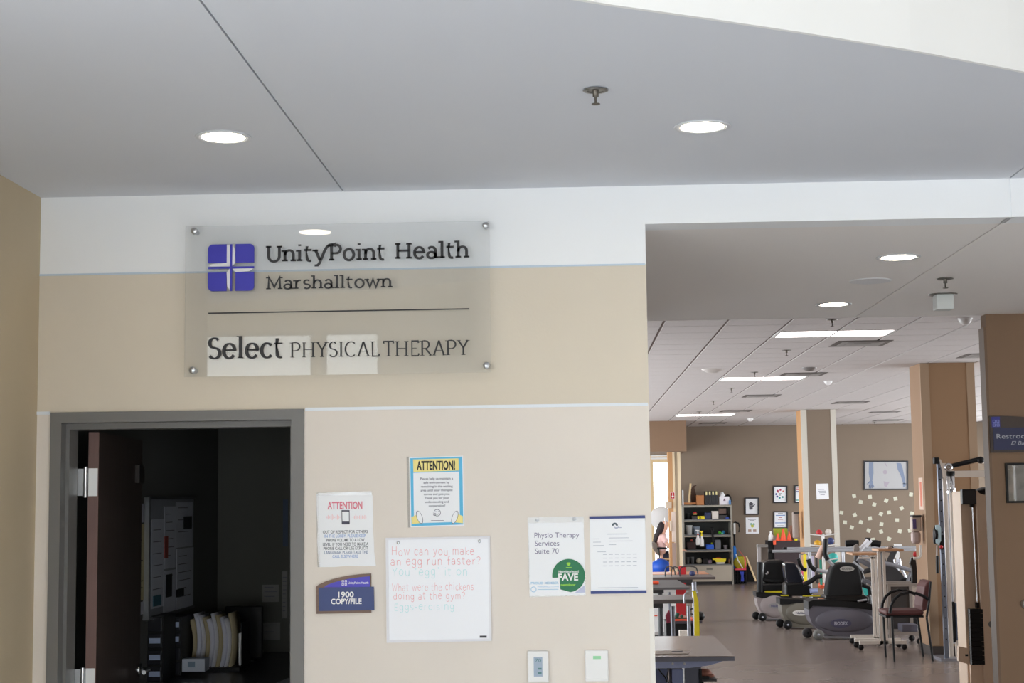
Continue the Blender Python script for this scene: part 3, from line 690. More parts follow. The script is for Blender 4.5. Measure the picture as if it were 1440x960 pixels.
for dx_ in (-1.8, 1.8): ring(k, 614.8+dx_, 719, .5, .5, .5, Yp-.0003, n=6)
ring(k, 611.2, 723, 2, 2, .6, Yp-.0003); hrule(k, 606, 624, 731.6, .6, Yp-.0003)
k.build('smiley_print', GP, parent=n1)
k = MB(); k.add([(x, Yp-.0004, z) for x, z in poly_at([(578.5, 727), (588.5, 722), (592.5, 735), (579, 737)], Yp)], [(0, 1, 2, 3)])
k.add([(x, Yp-.0004, z) for x, z in poly_at([(650.8, 725.5), (641, 721), (637.5, 734), (651, 735.5)], Yp)], [(0, 1, 2, 3)]); k.build('megaphone_print', YEL, parent=n1)
for cx, t in ((590, -.35), (639.6, .35)):
    vs = []; vi = []
    for i in range(20):
        a_ = 2*math.pi*i/20; u, v = 4.0*math.cos(a_), 9.6*math.sin(a_); ct, st = math.cos(t), math.sin(t)
        x, z = at(cx+u*ct-v*st, 727+u*st+v*ct, Yp); vs.append((x, Yp-.0007, z)); x, z = at(cx+.86*(u*ct-v*st), 727+.92*(u*st+v*ct), Yp); vi.append((x, Yp-.001, z))
    MB().add(vs, [list(range(20))]).build('megaphone_outline', GP, parent=n1); MB().add(vi, [list(range(20))]).build('megaphone_bell', PAPER, parent=n1)
# phone notice in a worn sleeve
n2 = thing('notice', 'worn white notice with pink heading ATTENTION and a phone picture, above the blue plaque', 'notice', P(486, 797, YW))
MB().prism(poly_at([(445.2, 695), (449, 692.8), (470, 693.8), (495, 691.6), (522, 693), (523.8, 697), (524.2, 712), (525, 730), (524.6, 745), (525.8, 760), (526.2, 775), (528.6, 795), (512, 796), (490, 795.4), (470, 797), (449, 797.2), (447.6, 780), (446, 760), (447, 745), (445.8, 720)], YW), YW-.002, YW).build('paper', PAPER, parent=n2)
MB().prism(poly_at([(444.6, 694), (448, 694), (450.5, 797), (446.5, 797)], YW), YW-.0026, YW-.0012).prism(poly_at([(445, 692), (523, 690.5), (523.5, 695.5), (446, 697)], YW), YW-.0026, YW-.0012).build('tape_strip', CLEAR, parent=n2)
k = MB(); pwrite(k, 'ATTENTION', 460.5, 509.5, 710, 10.6, Yp, bold=.03); k.build('heading', mat('faded_pink_print', (226, 130, 150), .7), parent=n2)
k = MB()
for sx in (-1, 1):
    for j, hh in enumerate((2, 4, 7, 4, 2, 5, 8, 5, 3, 6, 3)):
        px = 486+sx*(9+j*1.75); k.box(at(px-.4, 0, Yp)[0], at(px+.4, 0, Yp)[0], Yp, Yp+.0002, at(px, 727+hh/2, Yp)[1], at(px, 727-hh/2, Yp)[1])
k.build('sound_wave_print', mat('pale_pink_print', (246, 204, 208), .7), parent=n2)
k = MB(); k.prism(poly_at([(480.2, 717), (491.6, 717), (491.8, 737), (480.6, 737)], Yp), Yp-.0002, Yp); k.build('phone_print', mat('slate_print', (70, 68, 84), .6), parent=n2)
k = MB(); k.prism(poly_at([(481.2, 719), (490.6, 719), (490.8, 733), (481.6, 733)], Yp), Yp-.0005, Yp-.0002); k.build('phone_screen_print', PAPER, parent=n2)
k = MB(); kb = MB(); kc = MB()
for i, (s, a, b, mb) in enumerate((('OUT OF RESPECT FOR OTHERS', 454, 517, k), ('IN THE LOBBY, PLEASE KEEP', 456.5, 514.5, kb), ('PHONE VOLUME TO A LOW', 459, 512.5, k), ('LEVEL. IF YOU NEED TO MAKE A', 454, 518, k), ('PHONE CALL OR USE EXPLICIT', 455, 517.5, k), ('LANGUAGE, PLEASE TAKE THE', 456, 517, kc), ('CALL ELSEWHERE', 467.5, 503.5, kb))):
    pwrite(mb, s, a, b, 747.4+i*5.75, 4.3, Yp, bold=.012)
k.build('text_lines', mat('slate_grey_print', (84, 92, 104), .7), parent=n2); kb.build('text_lines', mat('faded_blue_print', (140, 168, 216), .7), parent=n2)
kc.build('text_lines', mat('faded_slate_print', (110, 130, 168), .7), parent=n2)
# room plaque
pl = thing('room_plaque', 'blue room plaque with wood backing reading 1900 COPY/FILE', 'sign', P(486, 862, YW))
arc = [(444.7, 824.5), (450, 820.8), (458, 817.2), (468, 814), (480, 811), (492, 808.8), (505, 807.2), (515, 806.5), (522.2, 806)]
MB().prism(poly_at(arc+[(522.4, 861), (445.4, 862.6)], YW), YW-.009, YW).build('wood_back', mat('walnut_laminate', (122, 96, 82), .5, noise=.15, nscale=8, stretch=(1, 1, 12)), parent=pl)
MB().prism(poly_at([(455.5, 825.5), (460, 822.3), (468, 819), (480, 815.8), (492, 813.2), (505, 811.4), (520.2, 810), (520.6, 825.5)], YW-.009), YW-.011, YW-.0088).build('arched_plate', mat('violet_blue_plate', (72, 62, 190), .45), parent=pl)
MB().prism(poly_at([(448.2, 826.2), (525.8, 824.6), (526.4, 857.4), (448.8, 858.8)], YW-.009), YW-.014, YW-.0088).build('name_plate', NAVY, parent=pl)
k = MB(); pwrite(k, '1900', 475.5, 497.5, 835.4, 8.0, YW-.0145, bold=.03); pwrite(k, 'COPY/FILE', 465.4, 508.5, 845, 7.6, YW-.0145, bold=.03); k.build('lettering', WHITEP, parent=pl)
k = MB(); pwrite(k, 'UnityPoint Health', 489.5, 518.2, 819, 3.1, YW-.0115, bold=.02)
Yq = YW-.0113
for a0, a1, b0, b1 in ((480.6, 483.6, 815.4, 818.4), (484.8, 487.8, 815.4, 818.4), (480.6, 483.6, 819.8, 822.8), (484.8, 487.8, 819.8, 822.8)):
    p_ = poly_at([(a0, b0), (a1, b0), (a1, b1), (a0, b1)], Yq); q_ = poly_at([(a0+.7, b0+.7), (a1-.7, b0+.7), (a1-.7, b1-.7), (a0+.7, b1-.7)], Yq)
    k.add([(x, Yq-.0002, z) for x, z in p_+q_], [(0, 1, 5, 4), (1, 2, 6, 5), (2, 3, 7, 6), (3, 0, 4, 7)])
k.build('small_logo', WHITEP, parent=pl)
# whiteboard
wb = thing('whiteboard', 'small square whiteboard with handwritten egg riddles', 'whiteboard', P(617, 902, YW))
o4 = [(542.6, 756), (689, 753.6), (691.4, 900.6), (544, 903.2)]; i4 = [(546, 759), (686.4, 757), (688.4, 897.6), (547.4, 899.6)]
MB().prism(poly_at(o4, YW), YW-.008, YW).build('board', mat('whiteboard_enamel', (240, 242, 248), .25), parent=wb)
k = MB(); a_, b_ = poly_at(o4, YW-.008), poly_at(i4, YW-.008)
k.add([(x, YW-.012, z) for x, z in a_+b_]+[(x, YW-.008, z) for x, z in a_+b_], [(0, 1, 5, 4), (1, 2, 6, 5), (2, 3, 7, 6), (3, 0, 4, 7), (0, 8, 9, 1), (1, 9, 10, 2), (2, 10, 11, 3), (3, 11, 8, 0), (4, 5, 13, 12), (5, 6, 14, 13), (6, 7, 15, 14), (7, 4, 12, 15)])
k.build('frame', mat('pale_board_frame', (226, 226, 232), .4), parent=wb)
for px, py in ((560, 762.8), (674.4, 760.6)):
    c = P(px, py, YW-.008); MB().lathe([(0, -.006), (.004, -.006), (.0068, -.003), (.0068, 0)], c, 'y', 14).build('screw', CHROME, parent=wb)
MB().pbox(674.6, 893.4, 684.4, 896.4, YW-.0095, .0015).build('maker_label', mat('dark_label', (60, 60, 68), .5), parent=wb)
RED_ = mat('faded_red_marker', (232, 150, 156), .7); AQ = mat('faded_aqua_marker', (176, 226, 228), .7)
rg = random.Random(2); kr, ka = MB(), MB()
for s, a, b, py, c, mb in (('How can you make', 550, 668, 780, 11, kr), ('an egg run faster?', 549, 677, 794, 10.5, kr), ('You "egg" it on', 551, 659, 809, 11, ka),
                        ('What were the chickens', 551, 667, 829.5, 9.5, kr), ('doing at the gym?', 553, 655, 842, 9.5, kr), ('Eggs-ercising', 554, 640, 857, 9.5, ka)):
    (x0, z0), (x1, z1) = at(a, py, YW), at(b, py, YW)
    drawn(mb, s, x0, x1, (z0+z1)/2, c*YW/FPX, YW-.0084, thick=.42, thin=.42, serif=0, jitter=.45, rng=rg, gap=.5)
kr.build('red_handwriting', RED_, parent=wb); ka.build('aqua_handwriting', AQ, parent=wb)
# physio services sheet in a hanging sleeve
n3 = thing('notice', 'white Physio Therapy Services sheet in a clear hanging sleeve with a green round sticker', 'notice', P(782, 838, YW))
MB().prism(poly_at([(741.8, 727.4), (820.6, 726), (823.8, 837.2), (744.6, 839.2)], YW-.0), YW-.0010, YW-.0004).build('clear_sleeve', CLEAR, parent=n3)
MB().prism(poly_at([(743, 735.4), (820.6, 734), (823.2, 835.6), (745.2, 837.8)], YW), YW-.0028, YW-.0012).build('sheet', PAPER, parent=n3)
for px, py in ((755.6, 731), (807.6, 729.6)):
    MB().lathe([(0, -.009), (.004, -.009), (.0075, -.005), (.0075, 0)], P(px, py, YW-.001), 'y', 14).build('screw', mat('clear_knob', (214, 218, 224), .15), parent=n3)
k = MB(); Y3 = YW-.0031
pwrite(k, 'Physio Therapy', 751.6, 814.3, 751.8, 7.6, Y3); pwrite(k, 'Services', 752.2, 786.4, 763.2, 7.6, Y3); pwrite(k, 'Suite 70', 752.4, 785.6, 774.2, 7.6, Y3)
k.build('text_lines', mat('indigo_grey_print', (112, 106, 140), .7), parent=n3)
MB().disc(799.6, 809, YW-.0052, 22.9, .0012, 40).build('round_sticker', mat('dark_green_print', (20, 116, 74), .5), parent=n3)
k = MB(); pwrite(k, 'Neighborhood', 785.6, 813.6, 803.2, 3.4, YW-.0056, bold=.02); pwrite(k, 'FAVE', 785, 813, 810.8, 9.6, YW-.0056, bold=.03); k.build('sticker_lettering', WHITEP, parent=n3)
k = MB(); pwrite(k, 'nextdoor', 788.6, 809.4, 821.8, 3.6, YW-.0056, bold=.03); hrule(k, 796, 804, 797.6, .9, YW-.0056)
k.prism(poly_at([(797.4, 790.6), (802, 790.6), (802.4, 792.5), (800.4, 795.4), (799, 795.4), (796.8, 792.5)], YW-.0056), YW-.0058, YW-.0054); k.build('lime_print', mat('lime_print', (150, 214, 60), .5), parent=n3)
MB().prism(poly_at([(744.2, 813.4), (786.4, 811.8), (788, 828.4), (803, 832.5), (803.4, 836.6), (744.8, 837.8)], YW-.006), YW-.0072, YW-.0062).build('member_card', PAPER, parent=n3)
MB().prism(poly_at([(808, 833.5), (821.8, 822.8), (822.4, 832.8)], YW-.006), YW-.0046, YW-.0042).build('corner_print', mat('lilac_print', (196, 200, 226), .6), parent=n3)
k = MB(); pwrite(k, 'PROUD MEMBER', 746.6, 785.6, 819.4, 3.4, YW-.0075, bold=.02); pwrite(k, 'MARSHALLTOWN', 756, 785.6, 824.4, 2.2, YW-.0075)
hrule(k, 756, 785, 828.4, .7, YW-.0075); ring(k, 750.4, 828.4, 4, 4, .8, YW-.0075); k.build('member_print', mat('pale_blue_print', (150, 196, 228), .7), parent=n3)
# framed certificate
n4 = thing('certificate', 'white certificate between two dark navy bars, rightmost sheet on the lobby wall', 'certificate', P(869, 834, YW))
MB().prism(poly_at([(829, 726), (907, 724.8), (909, 833), (831, 834.6)], YW), YW-.004, YW).build('sheet', PAPER, parent=n4)
for q in ([(828.6, 725.8), (907, 724.4), (907.2, 728.2), (828.8, 729.6)], [(830.6, 830.8), (909, 829.6), (909.2, 833.4), (830.8, 834.8)]):
    MB().prism(poly_at(q, YW-.004), YW-.008, YW-.003).build('holder_bar', mat('navy_bar', (52, 66, 128), .5), parent=n4)
k = MB(); Y4 = YW-.0044
hrule(k, 854, 882, 750.6, .9, Y4) 
for a, b, py in ((834, 843, 757.4), (856, 884, 756), (834, 845, 762), (857, 889.6, 760.4), (834, 849, 766.8), (856, 866.4, 765.6), (840, 852, 775.6), (841, 897, 826)): hrule(k, a, b, py, .6, Y4)
for r in range(4):
    for c in range(6): hrule(k, 848+c*8.4, 853.4+c*8.4, 779.2+r*5.4-c*.1, .7, Y4)
k.build('small_print', mat('pale_grey_print', (176, 182, 196), .7), parent=n4)
k = MB(); ring(k, 864.6, 739, 4.4, 4.4, 2.6, Y4, 0, 180, 12); k.build('emblem_print', mat('slate_emblem', (70, 84, 96), .6), parent=n4)
k = MB(); ring(k, 866.6, 740, 3.2, 3.2, .9, Y4, 180, 360, 10); hrule(k, 865, 874, 741.6, 1, Y4); k.build('emblem_print', mat('pale_lilac_print', (180, 184, 208), .6), parent=n4)
# thermostat and sensor
t1 = thing('thermostat', 'white wall thermostat with a tall grey display', 'thermostat', P(756, 959, YW))
MB().pbox(741.8, 915, 771.3, 959, YW-.028, .028, bev=.004).build('housing', WHITEP, parent=t1)
MB().pbox(750.6, 923.4, 762.8, 951, YW-.0295, .002).build('display', mat('lcd_grey', (156, 172, 192), .3), parent=t1)
k = MB(); pwrite(k, '70', 752.4, 761, 928, 5, YW-.03); hrule(k, 756.5, 761.6, 940, 2.4, YW-.03); hrule(k, 756.5, 761.6, 946, 2.4, YW-.03); k.build('digits', mat('lcd_digits', (86, 128, 132), .6), parent=t1)
t2 = thing('wall_sensor', 'white wall sensor with a small green window near the wall end', 'sensor', P(839, 958, YW))
MB().pbox(823, 914, 855.4, 957.6, YW-.026, .026, bev=.004).pbox(823.4, 954, 855, 957.6, YW-.03, .03, bev=.002).build('housing', WHITEP, parent=t2)
MB().pbox(834, 922, 845, 926.4, YW-.027, .0015).build('green_window', mat('green_display', (150, 214, 166), .4), parent=t2)

# ------------------------------------------------------------------ ceiling fittings
def ceil_pt(px, py, Z):
    g = G(px, py, Z); return g
def downlight(px, py, Z, r, label, group='round recessed ceiling lights'):
    c = ceil_pt(px, py, Z); t = thing('ceiling_light', label, 'ceiling light', (c.x, c.y, Z), group)
    MB().lathe([(r, 0), (r*1.28, 0), (r*1.3, -.003), (r*1.26, -.006), (r*1.0, -.004), (r, 0)], (c.x, c.y, Z), 'z', 40).build('trim_ring', mat('silver_trim', (210, 212, 216), .35), parent=t)
    MB().lathe([(0, -.003), (r, -.003)], (c.x, c.y, Z), 'z', 40).build('lens', LENS, parent=t)
downlight(314, 192, ZC, .074, 'round recessed light on the left of the lobby ceiling, nearest the ceiling seam')
downlight(987.5, 177.3, ZC, .074, 'round recessed light on the right of the lobby ceiling, beside the sprinkler')
downlight(1263.6, 361, ZS, .078, 'nearer round recessed light in the passage soffit, by its seam')
downlight(1172.4, 427.4, ZS, .078, 'farther round recessed light in the passage soffit, near the gym ceiling')
def sprinkler(c, label, s=1.0, plate=True, group='ceiling sprinklers'):
    t = thing('sprinkler', label, 'sprinkler', c, group); m = mat('dull_brass_grey', (112, 106, 98), .4, metal=.7)
    if plate: MB().lathe([(.0, -.002), (.046*s, -.002), (.05*s, -.005), (.034*s, -.007), (.030*s, -.004)], c, 'z', 24).build('escutcheon', mat('dull_steel', (140, 138, 134), .35, metal=.8), parent=t)
    MB().lathe([(.012*s, -.004), (.012*s, -.03*s), (.005*s, -.032*s), (.005*s, -.055*s), (.0, -.057*s)], c, 'z', 12).build('body', m, parent=t)
    MB().lathe([(.0, -.056*s), (.017*s, -.058*s), (.017*s, -.061*s), (.0, -.063*s)], c, 'z', 14).build('deflector', m, parent=t)
sprinkler(ceil_pt(837.5, 125.5, ZC), 'metal sprinkler head hanging from the lobby ceiling', .78)
sprinkler(ceil_pt(1329, 391, ZS), 'dark sprinkler head in the passage soffit above the white strobe box', .85)
c = ceil_pt(1224, 394.5, ZS); t = thing('ceiling_speaker', 'large pale round speaker flush in the passage soffit', 'speaker', c)
MB().lathe([(0, -.003), (.095, -.003), (.1, 0)], c, 'z', 40).build('grille', mat('speaker_grey', (250, 252, 254), .8), parent=t)
MB().lathe([(.095, -.004), (.106, -.004), (.108, 0)], c, 'z', 40).build('rim', mat('speaker_rim', (236, 236, 238), .7), parent=t)
c = ceil_pt(1326, 413.5, ZS); t = thing('strobe_box', 'small white alarm box on a plate under the passage soffit', 'alarm', c)
MB().lathe([(0, -.004), (.078, -.004), (.078, 0)], c, 'z', 24).build('mounting_plate', mat('dull_steel', (140, 138, 134), .35, metal=.8), parent=t)
MB().box(c.x-.048, c.x+.048, c.y-.045, c.y+.045, c.z-.088, c.z-.004, bev=.006).build('housing', mat('ivory_plastic', (214, 218, 216), .5), parent=t)
# gym ceiling fittings
for i, (lx, ly) in enumerate(LIGHTS):
    t = thing('fluorescent_light', ('nearest long fluorescent panel light in the gym ceiling', 'middle long fluorescent panel light in the gym ceiling', 'farthest long fluorescent panel light in the gym ceiling')[i], 'ceiling light', (lx+T, ly+T/2, ZG), 'fluorescent panels in the gym ceiling')
    MB().box(lx+.01, lx+2*T-.01, ly+.01, ly+.03, ZG-.006, ZG+.01).box(lx+.01, lx+2*T-.01, ly+T-.03, ly+T-.01, ZG-.006, ZG+.01).box(lx+.01, lx+.04, ly+.03, ly+T-.03, ZG-.006, ZG+.01).box(lx+2*T-.04, lx+2*T-.01, ly+.03, ly+T-.03, ZG-.006, ZG+.01).build('frame', WHITEP, parent=t)
    MB().box(lx+.04, lx+T-.012, ly+.03, ly+T-.03, ZG-.004, ZG+.008).box(lx+T+.012, lx+2*T-.04, ly+.03, ly+T-.03, ZG-.004, ZG+.008).build('diffuser', TUBEL, parent=t)
    MB().box(lx+T-.012, lx+T+.012, ly+.03, ly+T-.03, ZG-.007, ZG+.008).build('centre_bar', WHITEP, parent=t)
VM = mat('vent_dark', (96, 90, 86), .6)
vl = ['nearest square air vent behind the first fluorescent light', 'air vent just beyond the middle fluorescent light', 'air vent between the middle and far fluorescent lights', 'air vent just before the far fluorescent light', 'farthest air vent near the far wall', 'slim air vent to the right of the nearer far column', 'slim air vent left of the large column, far back', 'faint air vent above the anatomy picture', 'air vent right of the large brown column']
vp = [((1165, 1245), 479, 487), ((1094, 1156), 524, 529), ((1040, 1100), 555, 560), ((1008, 1056), 576.5, 580.5), ((980, 1017), 594, 597), ((1168, 1220), 564.5, 567.5), ((1220, 1275), 578.5, 580), ((1221, 1262), 590, 593), ((1344, 1386), 497, 503)]
for l, ((a, b), p0, p1) in zip(vl, vp):
    A0, A1 = G(a, p1, ZG), G(b, p1, ZG); y1_ = A0.y; y0_ = G(a, p0, ZG).y
    y0_, y1_ = min(y0_, y1_), max(y0_, y1_); y1_ = max(y1_, y0_+.45); y1_ = min(y1_, y0_+.62)
    xa_ = min(A0.x, A1.x); xb_ = xa_+.58
    t = thing('air_vent', l, 'vent', ((xa_+xb_)/2, (y0_+y1_)/2, ZG), 'air vents in the gym ceiling')
    MB().box(xa_, xb_, y0_, y1_, ZG-.006, ZG-.0025).build('frame', VM, parent=t)
    for k_ in range(3):
        e = .06+.07*k_; MB().box(xa_+e, xb_-e, y0_+e, y1_-e, ZG-.010-.004*k_, ZG-.0075-.004*k_).build('louvre', mat('vent_pale', (150, 146, 144), .6), parent=t)
for i, (px, py, l) in enumerate(((1170, 449, 'sprinkler just beyond the soffit edge above the first fluorescent light'), (1106, 492, 'sprinkler below the left end of the nearest fluorescent light'), (1061, 523, 'sprinkler above the middle fluorescent light'), (1028.5, 545.5, 'sprinkler below the middle fluorescent light'), (1003, 563.5, 'sprinkler between the vents in the mid gym ceiling'), (983, 578.5, 'sprinkler just above the farthest fluorescent light'), (1230, 593, 'sprinkler near the far wall above the anatomy picture'))):
    sprinkler(ceil_pt(px, py, ZG-.002), l, 1.05, True)
for i, (px, py, r, l) in enumerate(((1001.5, 519, .125, 'shallow white ceiling dome left of the middle fluorescent light'), (1138, 516.5, .085, 'dark round speaker in the gym ceiling beyond the nearest vent'))):
    c = ceil_pt(px, py, ZG-.002); MB().lathe([(0, -.05), (r*.5, -.045), (r*.9, -.02), (r*1.1, -.003), (r*1.1, 0)], c, 'z', 28).build('ceiling_dome', mat('dome_grey%d' % i, (206, 200, 196) if i == 0 else (130, 126, 124), .35), label=l, cat='dome')
for px, py, s, l in ((1164.5, 535.5, .8, 'white smoke detector left of the large column in the gym ceiling'), (1055, 588, .9, 'white smoke detector near the far wall ceiling'), (1357, 447.5, .85, 'white smoke detector just beyond the soffit at upper right')):
    c = ceil_pt(px, py, ZG-.002); t = thing('smoke_detector', l, 'smoke detector', c, 'smoke detectors')
    MB().lathe([(0, -.075*s), (.03*s, -.07*s), (.06*s, -.045*s), (.07*s, -.02*s), (.07*s, 0)], c, 'z', 24).build('dome', WHITEP, parent=t)
    MB().lathe([(.0, -.01*s), (.078*s, -.01*s), (.08*s, 0)], c, 'z', 24).build('base_plate', WHITEP, parent=t)

# ------------------------------------------------------------------ restroom wall: plaque and framed poster
YR = 9.6
rp = thing('restroom_plaque', 'dark plaque with arched top reading Restroom at the right edge of the view', 'sign', P(1420, 635, YR))
rx0 = at(1391.5, 610, YR)[0]; rW = .36
ztop = at(1391.5, 584.5, YR)[1]; zbt = at(1393, 636.5, YR)[1]
MB().prism([(rx0, ztop)]+[(rx0+rW*t, ztop+.004*0-.030*t*t*1.0) for t in (.2, .4, .6, .8, 1)]+[(rx0+rW, zbt), (rx0, zbt)], YR-.012, YR).build('wood_back', mat('dark_walnut_plaque', (66, 52, 46), .5), parent=rp)
MB().box(rx0+.018, rx0+rW-.01, YR-.018, YR-.011, at(1400, 633, YR)[1], at(1400, 601.5, YR)[1]).build('name_plate', mat('dark_navy_plate', (34, 38, 78), .45), parent=rp)
MB().box(rx0+.012, rx0+.062, YR-.0145, YR-.011, at(1400, 600.8, YR)[1], at(1400, 586, YR)[1]).build('logo_plate', mat('blue_logo_plate', (46, 48, 140), .45), parent=rp)
k = MB(); cxr, czr = at(1399.8, 595, YR); yr_ = YR-.015
for sx in (-1, 1):
    for sz in (-1, 1):
        a0, a1 = cxr+sx*.003, cxr+sx*.020; b0, b1 = czr+sz*.003, czr+sz*.020; w_ = .0035
        for q in ((a0, a1, b0, b0+sz*w_), (a0, a1, b1-sz*w_, b1), (a0, a0+sx*w_, b0, b1), (a1-sx*w_, a1, b0, b1)): k.box(q[0], q[1], yr_-.0005, yr_, q[2], q[3])
k.build('small_logo', mat('pale_blue_logo', (150, 158, 226), .5), parent=rp)
k = MB(); x0, z0 = at(1401.5, 613, YR-.02); write(k, 'Restrooms', x0, z0, YR-.019, w=.235, h=.030, align='l')
x0, z0 = at(1422, 622.5, YR-.02); write(k, 'El Ba\u00f1o', x0, z0, YR-.019, w=.12, h=.023, align='l', shear=.25); k.build('lettering', mat('grey_white_lettering', (176, 180, 190), .5), parent=rp)
fp = thing('framed_poster', 'black framed poster cut by the right edge of the view, below the restroom plaque', 'picture', P(1440, 707, YR))
px0_, pz1 = at(1412.5, 651, YR); pz0 = at(1418, 707, YR)[1]; pw = .42
MB().box(px0_, px0_+.012, YR-.02, YR, pz0, pz1).box(px0_+pw-.012, px0_+pw, YR-.02, YR, pz0, pz1).box(px0_+.012, px0_+pw-.012, YR-.02, YR, pz0, pz0+.012).box(px0_+.012, px0_+pw-.012, YR-.02, YR, pz1-.012, pz1).build('frame', BLACK, parent=fp)
MB().box(px0_+.012, px0_+pw-.012, YR-.008, YR-.002, pz0+.012, pz1-.012).build('print', mat('dim_photo_print', (124, 112, 108), .3, noise=.45, nscale=14), parent=fp)
sh = MB().box(px0_+.012, px0_+pw-.012, YR-.012, YR-.010, pz0+.012, pz1-.012).build('glazing', PANE, parent=fp)
k = MB().lathe([(0, -.03), (.02, -.03), (.026, -.01), (.026, 0)], P(1441, 849, YR), 'y', 16); k.lathe([(0, -.045), (.008, -.045), (.008, -.02)], P(1441, 849, YR), 'y', 10)
k.build('wall_fitting', STEEL, label='bright metal fitting at the right edge of the restroom wall', cat='fitting')
# ================================================================== GYM CONTENT
def one(name, label, cat, m, mb, group=None): return mb.build(name, m, label=label, cat=cat, group=group)
def col(name, rgb, r=.55, **k): return mat(name, rgb, r, **k)
def pt(px, py, Y): return P(px, py, Y)
def ptube(mb, pts, Y, r, seg=8, dy=0): 
    return mb.tube([P(a, b, Y)+Vector((0, dy, 0)) for a, b in pts], r, seg)
def ppoly(mb, pts, Y, d): return mb.prism(poly_at(pts, Y), Y, Y+d)
GREY = col('grey_powder_coat', (128, 128, 134), .4); SILV = col('silver_tube', (176, 178, 184), .4, metal=.35)
DGREY = col('dark_grey_plastic', (48, 46, 48), .5); OFFW = col('off_white_metal', (218, 211, 203), .45)
REDM = col('red_vinyl', (186, 34, 40), .5); YELM = col('yellow_band', (250, 230, 50), .6); BLUEM = col('blue_plastic', (34, 92, 206), .45)
TEAL = col('teal_rubber', (52, 168, 160), .5); ORNG = col('orange_plastic', (238, 88, 52), .5); MAROON = col('dark_maroon_cabinet', (52, 38, 42), .55)
LAM = col('grey_brown_laminate', (142, 122, 114), .22); SLATE = col('slate_blue_metal', (160, 170, 212), .4)

# --- nearest therapy table
Yn, h = 12.0, None
zt = at(1033, 922, Yn)[1]; xr_ = at(1033, 922, Yn)[0]; Yfar = 13.75
t = thing('therapy_table', 'grey laminate table nearest the camera beside the lobby wall end', 'table', (.5, 12.9, 0))
MB().box(-.35, xr_, Yn, Yfar, zt-.036, zt, bev=.004).build('tabletop', [LAM], parent=t)
MB().box(-.35, xr_, Yn-.002, Yn+.012, zt-.037, zt-.004).build('edge_band', col('dark_slate_edge', (104, 102, 116), .4), parent=t)
k = MB(); cz_ = at(960, 928, Yn+.1)[1]; xa_, xb_ = -.2, at(1016, 930, Yn+.1)[0]
k.prism([(xa_, zt-.037), (xb_, zt-.037), (xb_-.02, zt-.052), (xb_-.12, zt-.078), (xb_-.25, zt-.092), (xa_, zt-.098)], Yn+.06, Yn+.09).build('curved_apron', SLATE, parent=t)
for px in (946, 962.5):
    c = P(px, 932.8, Yn+.06); MB().lathe([(0, -.008), (.006, -.007), (.009, 0)], c, 'y', 14).build('apron_bolt', WHITEP, parent=t)
MB().pbox(921, 940, 939, 990, Yn+.35, .5, floor=True).build('lift_column', col('navy_column', (84, 94, 140), .4), parent=t)
MB().pbox(945.5, 941, 961, 1000, Yn+.3, .4, floor=True).build('lift_column', col('pale_slate_column', (136, 148, 196), .4), parent=t)
MB().pbox(964, 938, 987, 1000, Yn+.5, .5, floor=True).build('lift_column', col('dark_slate_column', (84, 84, 104), .4), parent=t)
MB().pbox(984, 941, 987.5, 1000, Yn+.45, .03, floor=True).build('edge_trim', BLACK, parent=t)
k = MB(); ptube(k, [(926, 940), (930, 946), (935, 951), (938, 958)], Yn+.2, .005); ptube(k, [(940, 941), (938, 950), (941, 962)], Yn+.22, .005); k.build('power_cable', BLACK, parent=t)
MB().box(-.2, xr_-.35, Yn+.2, Yn+1.5, 0, .08, bev=.01).build('floor_base', DGREY, parent=t)
# papers on it
b0, b1 = G(916, 922, zt), G(966, 921, zt)
pp = thing('booklet', 'open paper booklet lying on the nearest grey table', 'booklet', (b1.x-.12, b1.y, zt))
k = MB(); q = [G(900, 920.5, zt), G(968, 919.5, zt), G(971.5, 915, zt), G(905, 916, zt)]
MB().prismz([(v.x, v.y) for v in q], zt+.001, zt+.006).build('pages', col('booklet_paper', (246, 234, 224), .7), parent=pp)
q = [G(943, 917.8, zt), G(959, 917.5, zt), G(961, 915.8, zt), G(946, 916, zt)]
MB().prismz([(v.x, v.y) for v in q], zt+.0062, zt+.007).build('dark_picture', col('booklet_picture', (96, 84, 86), .6), parent=pp)
# foot rest with a pink slipper beyond the base
xq, zq = at(989, 957.5, 12.9)
ft = thing('foot_platform', 'black foot platform behind the nearest table with a reddish slipper on it', 'platform', (xq, 13.0, 0))
MB().pbox(960, 955, 1008, 958, 12.9, .35).build('tread', DGREY, parent=ft)
MB().pbox(985, 958, 990, 1010, 13.0, .06, floor=True).build('leg', BLACK, parent=ft)
sl = MB(); zf = at(990, 955, 12.9)[1]; c = P(991, 949, 13.0)
sl.ball((c.x, c.y+.05, zf+.035), .062, .10, .035); sl.ball((c.x+.03, c.y, zf+.02), .05, .05, .02)
one('slipper', 'reddish slipper resting on the black foot platform', 'slipper', col('salmon_fabric', (196, 132, 112), .7), sl)
one('slipper_sole', 'dark shoe sole lying beside the reddish slipper', 'shoe', BLACK, MB().pbox(984, 950.5, 998, 955, 12.88, .02, bev=.004))

